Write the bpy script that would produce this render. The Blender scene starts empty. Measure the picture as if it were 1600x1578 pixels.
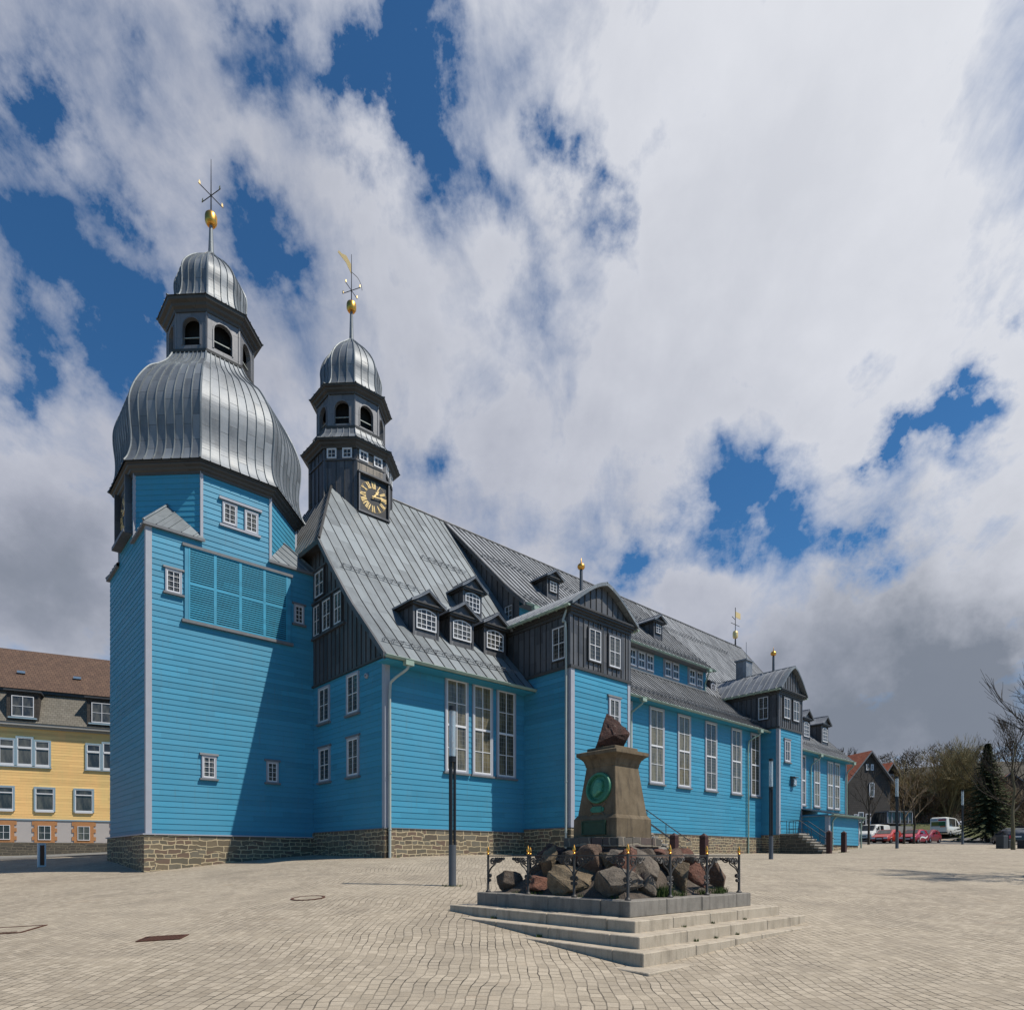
import bpy, bmesh, math, random
import numpy as np
from mathutils import Vector, Matrix, noise
R = math.radians
rnd = random.Random(7)
sc = bpy.context.scene
COL = sc.collection

# ------------------------------------------------------------------ axes of the church
A = np.array([0.74411581, 0.66805064]); Cx = np.array([-A[1], A[0]])
P0 = np.array([-5.43029703, 27.7]); ANG = math.atan2(A[1], A[0])
def cw(s, w):
    q = P0 + s*A + w*Cx
    return float(q[0]), float(q[1])

# ------------------------------------------------------------------ terrain height
GP = [(1.9,8.5,-1.58),(0.2,10.8,-1.34),(-.93,12.5,-1.16),(5.87,12.6,-1.34),(-1.66,18,-.78),(-5.43,27.7,0),
      (-15.75,27.83,-.61),(12.9,32.2,-.06),(26.8,45,.67),(41.4,59.4,1.24),(19.3,49.9,.395),
      cw(34,-5)+(.32,),cw(43,-3.6)+(.8,),cw(12,-7)+(-.2,),cw(-7.58,14.57)+(-.13,),cw(9,-3.3)+(.0,),
      (-24.7,34,-.47),(-33,42,-.08),(-28,44,.22),(40,68,1.55),(51,78,2.1),(35.7,46,.55),(0,0,-1.75),
      (-10,10,-1.66),(12,10,-1.45),(17,21,-.75),(62,92,3.5),(47,85,3.2),(0,150,3.5),(150,100,5),(-150,60,.5),
      (100,220,9),(-80,0,-2.6),(80,0,-1),(0,-60,-3.5),(-60,140,2),(-12,18,-1.12),(30,25,-.4),(-45,50,.1),(-35,48.5,.1)]
GX = np.array([g[:2] for g in GP], float); GZ = np.array([g[2] for g in GP], float)
def tpsk(d): return np.where(d > 1e-9, d*d*np.log(np.maximum(d, 1e-9)), 0.0)
NG = len(GP)
_D = np.linalg.norm(GX[:,None]-GX[None], axis=2)
_M = np.zeros((NG+3, NG+3)); _M[:NG,:NG] = tpsk(_D)+np.eye(NG)*1.0
_M[:NG,NG] = 1; _M[:NG,NG+1:] = GX; _M[NG,:NG] = 1; _M[NG+1:,:NG] = GX.T
_S = np.linalg.solve(_M, np.concatenate([GZ, np.zeros(3)]))
def gz(x, y):
    d = np.linalg.norm(GX-np.array([x, y]), axis=1)
    return float(tpsk(d)@_S[:NG]+_S[NG]+_S[NG+1]*x+_S[NG+2]*y)
def gzl(s, w): return gz(*cw(s, w))

# ------------------------------------------------------------------ materials
MATS = {}
def nm(name):
    m = bpy.data.materials.new(name); m.use_nodes = True; MATS[name] = m
    nt = m.node_tree; b = nt.nodes['Principled BSDF']
    return m, nt, b
def N(nt, t, **kw):
    n = nt.nodes.new(t)
    for k, v in kw.items(): setattr(n, k, v)
    return n
def lk(nt, a, b): nt.links.new(a, b)
def mix(nt, fac, c1, c2, blend='MIX'):
    n = N(nt, 'ShaderNodeMix', data_type='RGBA', blend_type=blend)
    for s, v in ((0, fac), (6, c1), (7, c2)):
        if hasattr(v, 'type') and hasattr(v, 'links'): lk(nt, v, n.inputs[s])
        else: n.inputs[s].default_value = v if s == 0 else (tuple(v)+(1,) if len(v) == 3 else v)
    return n.outputs[2]
def math_(nt, op, a, b=None, c=None):
    n = N(nt, 'ShaderNodeMath', operation=op)
    for i, v in enumerate((a, b, c)):
        if v is None: continue
        if hasattr(v, 'links'): lk(nt, v, n.inputs[i])
        else: n.inputs[i].default_value = v
    return n.outputs[0]
def ramp(nt, f, pts):
    n = N(nt, 'ShaderNodeValToRGB'); lk(nt, f, n.inputs[0])
    el = n.color_ramp.elements
    while len(el) < len(pts): el.new(.5)
    for e, (p, c) in zip(el, pts):
        e.position = p; e.color = (c, c, c, 1) if not hasattr(c, '__len__') else tuple(c)+(1,)
    return n.outputs[0]
def noise_(nt, vec, scale, detail=4, rough=.55, dist=0):
    n = N(nt, 'ShaderNodeTexNoise'); n.inputs['Scale'].default_value = scale
    n.inputs['Detail'].default_value = detail; n.inputs['Roughness'].default_value = rough
    n.inputs['Distortion'].default_value = dist
    if vec is not None: lk(nt, vec, n.inputs['Vector'])
    return n.outputs[0]
def bump(nt, h, b, strength=.3, dist=.02, prev=None):
    n = N(nt, 'ShaderNodeBump'); n.inputs['Strength'].default_value = strength; n.inputs['Distance'].default_value = dist
    lk(nt, h, n.inputs['Height'])
    if prev is not None: lk(nt, prev, n.inputs['Normal'])
    if b is not None: lk(nt, n.outputs[0], b.inputs['Normal'])
    return n.outputs[0]
def uvn(nt): return N(nt, 'ShaderNodeTexCoord').outputs['UV']
def objc(nt): return N(nt, 'ShaderNodeTexCoord').outputs['Object']
def mapv(nt, v, sc_=(1,1,1), loc=(0,0,0), rot=(0,0,0)):
    n = N(nt, 'ShaderNodeMapping'); lk(nt, v, n.inputs[0])
    n.inputs['Scale'].default_value = sc_; n.inputs['Location'].default_value = loc; n.inputs['Rotation'].default_value = rot
    return n.outputs[0]

def simple(name, col, rough=.6, metal=0, var=.15, vscale=3, bmp=0, spec=.5):
    m, nt, b = nm(name)
    f = noise_(nt, objc(nt), vscale, 5)
    c = mix(nt, f, [x*(1-var) for x in col], [min(1, x*(1+var)) for x in col])
    lk(nt, c, b.inputs['Base Color']); b.inputs['Roughness'].default_value = rough; b.inputs['Metallic'].default_value = metal
    b.inputs['Specular IOR Level'].default_value = spec
    if bmp: bump(nt, noise_(nt, objc(nt), vscale*8, 4), b, bmp, .01)
    return m

def siding(name, col, h=.25, dirt=(.10,.13,.12)):
    m, nt, b = nm(name); uv = uvn(nt)
    sx = N(nt, 'ShaderNodeSeparateXYZ'); lk(nt, uv, sx.inputs[0])
    row = math_(nt, 'FLOOR', math_(nt, 'DIVIDE', sx.outputs[1], h))
    # boards about 4.5 m long, joints offset from row to row
    off = math_(nt, 'FRACT', math_(nt, 'MULTIPLY', math_(nt, 'SINE', math_(nt, 'MULTIPLY', row, 12.99)), 43758.5))
    colm = math_(nt, 'FLOOR', math_(nt, 'ADD', math_(nt, 'DIVIDE', sx.outputs[0], 4.6), off))
    cb = N(nt, 'ShaderNodeCombineXYZ'); lk(nt, row, cb.inputs[0]); lk(nt, colm, cb.inputs[1])
    wn = N(nt, 'ShaderNodeTexWhiteNoise', noise_dimensions='3D'); lk(nt, cb.outputs[0], wn.inputs[0])
    c = mix(nt, wn.outputs[0], [x*.84 for x in col], [x*1.10 for x in col])
    big = noise_(nt, mapv(nt, uv, (.35,.12,1)), 1.3, 5, .6)
    c = mix(nt, ramp(nt, big, [(.35,.0),(.72,.45)]), c, [col[0]*1.6+.022, col[1]*1.05, col[2]*.97])
    grain = noise_(nt, mapv(nt, uv, (1.2,26,1)), 3, 5, .6)
    c = mix(nt, ramp(nt, grain, [(.58,0),(.8,.22)]), c, [x*.62 for x in col])
    streak = noise_(nt, mapv(nt, uv, (5,.35,1)), 1.6, 5, .65)
    c = mix(nt, ramp(nt, streak, [(.56,0),(.8,.38)]), c, dirt)
    lk(nt, c, b.inputs['Base Color']); b.inputs['Roughness'].default_value = .55
    b.inputs['Specular IOR Level'].default_value = .35
    bump(nt, grain, b, .22, .006)
    return m
siding('blue_siding', (.042,.255,.395))
siding('blue_shutter', (.032,.285,.44))
siding('yellow_siding', (.76,.55,.225), .2, (.6,.44,.2))

simple('grey_trim', (.33,.34,.385), .6, var=.12, vscale=2)
simple('grey_wood', (.145,.15,.16), .7, var=.3, vscale=5, bmp=.15)
simple('white_paint', (.66,.66,.68), .5, var=.05)
simple('blue_grey_trim', (.26,.36,.43), .6, var=.1)
simple('copper_green', (.27,.35,.29), .6, var=.35, vscale=2.5, bmp=.1)
simple('pale_pipe', (.36,.39,.36), .55, var=.2, vscale=2)
simple('gold', (.80,.40,.085), .36, 1, var=.15)
simple('gold_leaf', (.80,.58,.26), .45, .4, var=.12)
simple('dark_panel', (.018,.017,.018), .5, var=.3)
simple('black_iron', (.014,.013,.013), .5, .3, var=.3, vscale=20)
simple('post_iron', (.055,.052,.05), .55, .4, var=.35, vscale=15, bmp=.1)
simple('lamp_metal', (.02,.022,.026), .45, .4, var=.2)
simple('lamp_base_metal', (.10,.105,.115), .5, .4, var=.15)
simple('dark_core', (.006,.006,.006), .9)
simple('red_wood', (.045,.014,.012), .65, var=.3, vscale=8)
simple('bronze_green', (.04,.185,.11), .55, .1, var=.5, vscale=12, bmp=.3)
simple('bronze_painted_lit', (.07,.27,.17), .55, .1, var=.4, vscale=14, bmp=.3)
simple('rust_panel', (.17,.07,.04), .8, .1, var=.3, vscale=8)
simple('bronze_dark_green', (.014,.05,.026), .6, .1, var=.5, vscale=10, bmp=.3)
simple('rubber', (.012,.012,.013), .8)
simple('rim_metal', (.45,.46,.48), .35, .8)
simple('plate_white', (.7,.7,.68), .5)
simple('lens', (.8,.8,.8), .1, 0)
simple('rust', (.085,.032,.018), .85, .2, var=.45, vscale=25, bmp=.3)
simple('kerb_stone', (.36,.34,.31), .85, var=.15, vscale=1.5, bmp=.2)
simple('render_grey', (.42,.385,.37), .9, var=.06)
simple('orange_brick', (.40,.185,.075), .85, var=.2, vscale=6)
simple('anthracite', (.035,.038,.043), .6, var=.2)
simple('pale_wall', (.32,.31,.29), .9, var=.12)
simple('conifer', (.052,.062,.022), 1.0, var=.6, vscale=2.2)
simple('moss', (.045,.075,.012), .95, var=.6, vscale=6)
simple('brown_leaf', (.06,.04,.02), .95, var=.4, vscale=1.2)
simple('iron_rail', (.05,.055,.06), .5, .3)
simple('orange_sign', (.45,.14,.03), .6); simple('red_sign', (.45,.02,.04), .6); simple('navy_panel', (.02,.03,.09), .4)

def bark(name, col):
    m, nt, b = nm(name); o = objc(nt)
    f = noise_(nt, mapv(nt, o, (1,1,.25)), 9, 5, .65)
    lk(nt, mix(nt, f, [x*.5 for x in col], [x*1.5 for x in col]), b.inputs['Base Color'])
    b.inputs['Roughness'].default_value = .95; bump(nt, f, b, .5, .02)
bark('bark_dark', (.04,.031,.022)); bark('bark_pale', (.115,.10,.06)); bark('twig_brown', (.18,.13,.08)); bark('twig_olive', (.22,.18,.09))

def carpaint(name, col):
    m, nt, b = nm(name)
    b.inputs['Base Color'].default_value = tuple(col)+(1,); b.inputs['Roughness'].default_value = .35
    b.inputs['Coat Weight'].default_value = .45; b.inputs['Coat Roughness'].default_value = .1
    d = noise_(nt, objc(nt), 2.5, 4); lk(nt, mix(nt, ramp(nt, d, [(.4,0),(.8,.25)]), col, [x*.7+.03 for x in col]), b.inputs['Base Color'])
for n, c in (('paint_red', (.38,.03,.014)), ('paint_crimson', (.33,.006,.02)), ('paint_maroon', (.2,.012,.016)), ('paint_white', (.66,.65,.6)), ('paint_silver', (.33,.37,.43)), ('paint_black', (.015,.016,.02))): carpaint(n, c)

def glass(name, tint=(.018,.02,.022), grid=None):
    m, nt, b = nm(name); uv = uvn(nt)
    f = noise_(nt, mapv(nt, uv, (1.6,.5,1)), 1.8, 3)
    oi = N(nt, 'ShaderNodeObjectInfo').outputs['Random']
    f = math_(nt, 'MULTIPLY_ADD', oi, .3, math_(nt, 'SUBTRACT', f, .15))
    c = mix(nt, ramp(nt, f, [(.38,0),(.66,1)]), tint, [tint[0]*3.2+.02, tint[1]*3.0+.016, tint[2]*2.4+.01])
    if grid:
        br = N(nt, 'ShaderNodeTexBrick'); lk(nt, uv, br.inputs['Vector']); br.offset = 0
        br.inputs['Scale'].default_value = 1; br.inputs['Brick Width'].default_value = grid[0]; br.inputs['Row Height'].default_value = grid[1]
        br.inputs['Mortar Size'].default_value = .009; br.inputs['Mortar Smooth'].default_value = .2
        c = mix(nt, br.outputs['Fac'], c, (.16,.155,.14))
        lk(nt, math_(nt, 'MULTIPLY_ADD', br.outputs['Fac'], .5, .06), b.inputs['Roughness'])
    else: b.inputs['Roughness'].default_value = .05
    lk(nt, c, b.inputs['Base Color']); b.inputs['IOR'].default_value = 1.5
    bump(nt, noise_(nt, uv, 2.2, 2), b, .12, .02)
glass('glass', grid=(.155,.2)); glass('glass_plain', (.03,.032,.036)); glass('glass_hall', (.05,.046,.034), grid=(.16,.22)); glass('car_glass', (.012,.014,.017))
def lampglass():
    m, nt, b = nm('lamp_glass')
    b.inputs['Base Color'].default_value = (.62,.70,.75,1); b.inputs['Roughness'].default_value = .12
    b.inputs['Transmission Weight'].default_value = .55; b.inputs['IOR'].default_value = 1.25
lampglass()

def zinc(name, col, var, rough, metal, pw=.6, pl=1.5, warm=.0, joint=.007):
    m, nt, b = nm(name); uv = uvn(nt)
    sw = N(nt, 'ShaderNodeSeparateXYZ'); lk(nt, uv, sw.inputs[0])
    cm = N(nt, 'ShaderNodeCombineXYZ'); lk(nt, sw.outputs[1], cm.inputs[0]); lk(nt, sw.outputs[0], cm.inputs[1])
    br = N(nt, 'ShaderNodeTexBrick'); lk(nt, cm.outputs[0], br.inputs['Vector']); br.offset = .37; br.offset_frequency = 2
    br.inputs['Scale'].default_value = 1; br.inputs['Brick Width'].default_value = pl; br.inputs['Row Height'].default_value = pw
    br.inputs['Mortar Size'].default_value = joint; br.inputs['Mortar Smooth'].default_value = .1; br.inputs['Bias'].default_value = -.1
    br.inputs['Color1'].default_value = (0,0,0,1); br.inputs['Color2'].default_value = (1,1,1,1); br.inputs['Mortar'].default_value = (.5,.5,.5,1)
    pan = N(nt, 'ShaderNodeSeparateColor'); lk(nt, br.outputs['Color'], pan.inputs[0]); pv = pan.outputs[0]
    lo = [x*(1-var) for x in col]; hi = [x*(1+var) for x in col]
    c = mix(nt, pv, lo, hi)
    pat = noise_(nt, mapv(nt, uv, (1.3,.5,1)), 1.5, 6, .65)
    c = mix(nt, ramp(nt, pat, [(.4,0),(.72,.5)]), c, [col[0]*1.32, col[1]*1.34, col[2]*1.36])
    pat2 = noise_(nt, mapv(nt, uv, (4,.6,1), (5,3,1)), 1.2, 5, .7)
    c = mix(nt, ramp(nt, pat2, [(.55,0),(.78,.45)]), c, [col[0]*.55+warm, col[1]*.53+warm*.6, col[2]*.52])
    c = mix(nt, math_(nt, 'MULTIPLY', br.outputs['Fac'], .85), c, [x*.4 for x in col])
    lk(nt, c, b.inputs['Base Color']); b.inputs['Metallic'].default_value = metal
    rr = math_(nt, 'ADD', math_(nt, 'MULTIPLY', pv, .14), math_(nt, 'MULTIPLY_ADD', pat, .2, rough-.14))
    lk(nt, rr, b.inputs['Roughness'])
    # oil canning + joint step
    can = noise_(nt, mapv(nt, uv, (1.7,1.1,1)), 1.1, 3)
    p = bump(nt, can, None, .28, .05)
    bump(nt, br.outputs['Fac'], b, .35, .01, p)
zinc('zinc_roof', (.17,.19,.205), .26, .55, .3, joint=.011)
zinc('zinc_dome', (.185,.20,.22), .34, .55, .25, .45, 1.1, .03, .013)
zinc('zinc_lantern', (.17,.17,.18), .2, .55, .3, .9, 1.2)
zinc('zinc_aisle', (.215,.226,.245), .26, .5, .3, .42, 1.3, .01)
zinc('zinc_wall', (.10,.10,.106), .34, .5, .35, .45, 1.4, .008)
zinc('zinc_cornice', (.065,.062,.06), .25, .55, .3, 5, 2.0, .008)
zinc('zinc_painted_sun', (.18,.155,.13), .4, .5, .35, .45, .7, .02)

def masonry(name, stones, mortar, scale=2.6, asp=1.9):
    m, nt, b = nm(name); uv = uvn(nt)
    wob = N(nt, 'ShaderNodeTexNoise'); lk(nt, uv, wob.inputs['Vector']); wob.inputs['Scale'].default_value = 2.2; wob.inputs['Detail'].default_value = 2
    vm = N(nt, 'ShaderNodeVectorMath', operation='SCALE'); 
    sub = N(nt, 'ShaderNodeVectorMath', operation='SUBTRACT'); lk(nt, wob.outputs['Color'], sub.inputs[0]); sub.inputs[1].default_value = (.5,.5,.5)
    lk(nt, sub.outputs[0], vm.inputs[0]); vm.inputs['Scale'].default_value = .2
    ad = N(nt, 'ShaderNodeVectorMath', operation='ADD'); lk(nt, uv, ad.inputs[0]); lk(nt, vm.outputs[0], ad.inputs[1])
    # coursed rubble: two brick layers of different size mixed by patches
    outs = []
    for (bw, rh, of, fr, sq, sqf) in ((.52,.19,.43,2,.62,3),(.74,.27,.37,3,.7,2)):
        br = N(nt, 'ShaderNodeTexBrick'); lk(nt, ad.outputs[0], br.inputs['Vector'])
        br.offset = of; br.offset_frequency = fr; br.squash = sq; br.squash_frequency = sqf
        br.inputs['Scale'].default_value = 1; br.inputs['Brick Width'].default_value = bw; br.inputs['Row Height'].default_value = rh
        br.inputs['Mortar Size'].default_value = .024; br.inputs['Mortar Smooth'].default_value = .25; br.inputs['Bias'].default_value = 0
        br.inputs['Color1'].default_value = (0,0,0,1); br.inputs['Color2'].default_value = (1,1,1,1)
        outs.append(br)
    vor = N(nt, 'ShaderNodeTexVoronoi', feature='F1'); lk(nt, mapv(nt, ad.outputs[0], (.55,.9,1)), vor.inputs['Vector']); vor.inputs['Scale'].default_value = 1
    sepv = N(nt, 'ShaderNodeSeparateColor'); lk(nt, vor.outputs['Color'], sepv.inputs[0])
    sel = ramp(nt, sepv.outputs[0], [(.49,0),(.51,1)])
    fac = mix(nt, sel, outs[0].outputs['Fac'], outs[1].outputs['Fac'])
    cid = mix(nt, sel, outs[0].outputs['Color'], outs[1].outputs['Color'])
    sc_ = N(nt, 'ShaderNodeSeparateColor'); lk(nt, cid, sc_.inputs[0])
    k = math_(nt, 'FRACT', math_(nt, 'MULTIPLY', sc_.outputs[0], 7.13))
    rp = N(nt, 'ShaderNodeValToRGB'); lk(nt, k, rp.inputs[0]); rp.color_ramp.interpolation = 'CONSTANT'
    el = rp.color_ramp.elements
    while len(el) < len(stones): el.new(.5)
    for i, (e, s_) in enumerate(zip(el, stones)): e.position = i/len(stones); e.color = tuple(s_)+(1,)
    f = noise_(nt, uv, 7, 6, .65)
    c = mix(nt, math_(nt, 'MULTIPLY', f, .8), rp.outputs[0], [.8*x for x in stones[0]])
    c = mix(nt, fac, c, mortar)
    lk(nt, c, b.inputs['Base Color']); b.inputs['Roughness'].default_value = .92
    h = math_(nt, 'SUBTRACT', math_(nt, 'MULTIPLY', f, .35), fac)
    bump(nt, h, b, .8, .03)
masonry('rubble_stone', [(.15,.118,.078),(.20,.155,.10),(.115,.105,.078),(.16,.10,.075),(.17,.155,.12),(.10,.08,.06)], (.46,.37,.235))
masonry('old_stone', [(.10,.09,.075),(.14,.12,.10),(.12,.08,.07),(.09,.085,.08)], (.25,.21,.16))
masonry('shed_stone', [(.08,.07,.055),(.11,.095,.07),(.07,.06,.05)], (.16,.135,.10))

def rock(name, c1, c2):
    m, nt, b = nm(name); o = objc(nt)
    f = noise_(nt, o, 4, 8, .68, .4); g = noise_(nt, o, 22, 6, .7)
    c = mix(nt, ramp(nt, f, [(.35,0),(.65,1)]), c1, c2)
    c = mix(nt, ramp(nt, g, [(.5,0),(.75,.5)]), c, (.03,.027,.024))
    li = noise_(nt, o, 9, 4, .6); c = mix(nt, ramp(nt, li, [(.64,0),(.72,.5)]), c, (.22,.22,.19))
    lk(nt, c, b.inputs['Base Color']); b.inputs['Roughness'].default_value = .9
    bump(nt, math_(nt, 'ADD', f, math_(nt, 'MULTIPLY', g, .55)), b, 1.0, .08)
rock('rock_dark', (.055,.042,.033), (.12,.092,.07)); rock('rock_red', (.105,.045,.031), (.23,.105,.07)); rock('rock_tan', (.125,.092,.056), (.25,.19,.122))
rock('rock_grey', (.09,.073,.058), (.20,.165,.13)); rock('rock_brown', (.09,.055,.038), (.19,.122,.085)); rock('rock_maroon', (.036,.017,.013), (.095,.042,.03))

def stone(name, c1, c2, dark, sc1=3.0):
    m, nt, b = nm(name); o = objc(nt)
    f = noise_(nt, o, sc1, 7, .62); g = noise_(nt, o, 60, 3, .6)
    c = mix(nt, ramp(nt, f, [(.3,0),(.7,1)]), c1, c2)
    st = noise_(nt, mapv(nt, o, (6,6,.8)), 1.3, 5, .65)
    c = mix(nt, ramp(nt, st, [(.5,0),(.72,.7)]), c, dark)
    c = mix(nt, ramp(nt, g, [(.45,0),(.7,.25)]), c, dark)
    lk(nt, c, b.inputs['Base Color']); b.inputs['Roughness'].default_value = .9
    bump(nt, math_(nt, 'ADD', g, f), b, .35, .008)
stone('sandstone', (.105,.075,.042), (.185,.14,.088), (.032,.023,.016))
stone('step_granite', (.35,.295,.225), (.46,.395,.31), (.17,.14,.105))
stone('slab_granite', (.16,.145,.125), (.25,.228,.20), (.08,.072,.062))
stone('stair_stone', (.28,.26,.22), (.36,.33,.29), (.15,.13,.11))

def tiles(name, c1, c2, dark, w=.25, h=.33, bs=.6):
    m, nt, b = nm(name); uv = uvn(nt)
    br = N(nt, 'ShaderNodeTexBrick'); lk(nt, uv, br.inputs['Vector']); br.offset = .5
    br.inputs['Scale'].default_value = 1; br.inputs['Brick Width'].default_value = w; br.inputs['Row Height'].default_value = h
    br.inputs['Mortar Size'].default_value = .018; br.inputs['Mortar Smooth'].default_value = .6
    for k, v in (('Color1', c1), ('Color2', c2), ('Mortar', dark)): br.inputs[k].default_value = tuple(v)+(1,)
    f = noise_(nt, uv, 1.5, 5)
    c = mix(nt, ramp(nt, f, [(.4,0),(.75,.5)]), br.outputs['Color'], dark)
    lk(nt, c, b.inputs['Base Color']); b.inputs['Roughness'].default_value = .85
    bump(nt, math_(nt, 'SUBTRACT', 1, br.outputs['Fac']), b, bs, .03)
tiles('brown_tile', (.10,.056,.037), (.135,.078,.05), (.045,.026,.018))
tiles('slate_shingle', (.15,.135,.11), (.20,.18,.15), (.085,.075,.06), .28, .2, .3)
tiles('dark_slate', (.048,.040,.035), (.066,.056,.048), (.026,.022,.02), .3, .25, .3)
tiles('red_tile', (.34,.085,.035), (.42,.12,.055), (.16,.04,.02), .3, .36)

def paving():
    m, nt, b = nm('paving'); o = objc(nt)
    w1 = N(nt, 'ShaderNodeTexNoise'); lk(nt, o, w1.inputs['Vector']); w1.inputs['Scale'].default_value = .33; w1.inputs['Detail'].default_value = 2
    w2 = N(nt, 'ShaderNodeTexNoise'); lk(nt, o, w2.inputs['Vector']); w2.inputs['Scale'].default_value = 3.0; w2.inputs['Detail'].default_value = 2
    def cen(s, k):
        a_ = N(nt, 'ShaderNodeVectorMath', operation='SUBTRACT'); lk(nt, s, a_.inputs[0]); a_.inputs[1].default_value = (.5,.5,.5)
        b_ = N(nt, 'ShaderNodeVectorMath', operation='SCALE'); lk(nt, a_.outputs[0], b_.inputs[0]); b_.inputs['Scale'].default_value = k
        return b_.outputs[0]
    v = N(nt, 'ShaderNodeVectorMath', operation='ADD'); lk(nt, o, v.inputs[0]); lk(nt, cen(w1.outputs['Color'], .55), v.inputs[1])
    v2 = N(nt, 'ShaderNodeVectorMath', operation='ADD'); lk(nt, v.outputs[0], v2.inputs[0]); lk(nt, cen(w2.outputs['Color'], .06), v2.inputs[1])
    # rows bend slightly as they run away from the street: arcs of setts
    sp = N(nt, 'ShaderNodeSeparateXYZ'); lk(nt, v2.outputs[0], sp.inputs[0])
    fb = math_(nt, 'MULTIPLY', math_(nt, 'SINE', math_(nt, 'MULTIPLY', sp.outputs[1], .55)), .07)
    xx = math_(nt, 'ADD', sp.outputs[0], fb)
    cmb = N(nt, 'ShaderNodeCombineXYZ'); lk(nt, sp.outputs[1], cmb.inputs[0]); lk(nt, xx, cmb.inputs[1])
    br = N(nt, 'ShaderNodeTexBrick'); lk(nt, cmb.outputs[0], br.inputs['Vector']); br.offset = .46; br.offset_frequency = 2; br.squash = .8; br.squash_frequency = 3
    br.inputs['Scale'].default_value = 1; br.inputs['Brick Width'].default_value = .215; br.inputs['Row Height'].default_value = .138
    br.inputs['Mortar Size'].default_value = .0085; br.inputs['Mortar Smooth'].default_value = .25; br.inputs['Bias'].default_value = 0
    br.inputs['Color1'].default_value = (0,0,0,1); br.inputs['Color2'].default_value = (1,1,1,1)
    cs = N(nt, 'ShaderNodeSeparateColor'); lk(nt, br.outputs['Color'], cs.inputs[0])
    c = mix(nt, cs.outputs[0], (.315,.262,.195), (.46,.39,.30))
    big = noise_(nt, o, .22, 6, .6)
    c = mix(nt, ramp(nt, big, [(.4,0),(.68,.5)]), c, (.47,.40,.305))
    big2 = noise_(nt, mapv(nt, o, (1,1,1), (40,7,0)), .6, 6, .65)
    c = mix(nt, ramp(nt, big2, [(.46,0),(.72,.6)]), c, (.225,.188,.145))
    med = noise_(nt, o, 5, 5, .7)
    c = mix(nt, ramp(nt, med, [(.45,0),(.75,.4)]), c, (.22,.19,.155))
    fine = noise_(nt, o, 38, 4, .7)
    c = mix(nt, ramp(nt, fine, [(.4,0),(.75,.35)]), c, (.16,.138,.115))
    rsty = noise_(nt, mapv(nt, o, (1,1,1), (11,3,0)), .9, 4, .6)
    c = mix(nt, ramp(nt, rsty, [(.66,0),(.76,.16)]), c, (.40,.23,.12))
    # open joints are deeper in places
    jn = noise_(nt, o, 1.3, 3, .6)
    jf = math_(nt, 'MULTIPLY', br.outputs['Fac'], ramp(nt, jn, [(.38,.12),(.66,.9)]))
    c = mix(nt, jf, c, (.035,.03,.024))
    lk(nt, c, b.inputs['Base Color']); b.inputs['Roughness'].default_value = .88; b.inputs['Specular IOR Level'].default_value = .3
    h = math_(nt, 'SUBTRACT', math_(nt, 'MULTIPLY', cs.outputs[0], .3), jf)
    h = math_(nt, 'ADD', h, math_(nt, 'MULTIPLY', fine, .35))
    bump(nt, h, b, .75, .022)
paving()
simple('asphalt', (.10,.095,.09), .9, var=.2, vscale=1.2)
simple('grass', (.065,.07,.022), .95, var=.5, vscale=2)
simple('hill_wood', (.05,.043,.03), .95, var=.5, vscale=.06)

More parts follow.
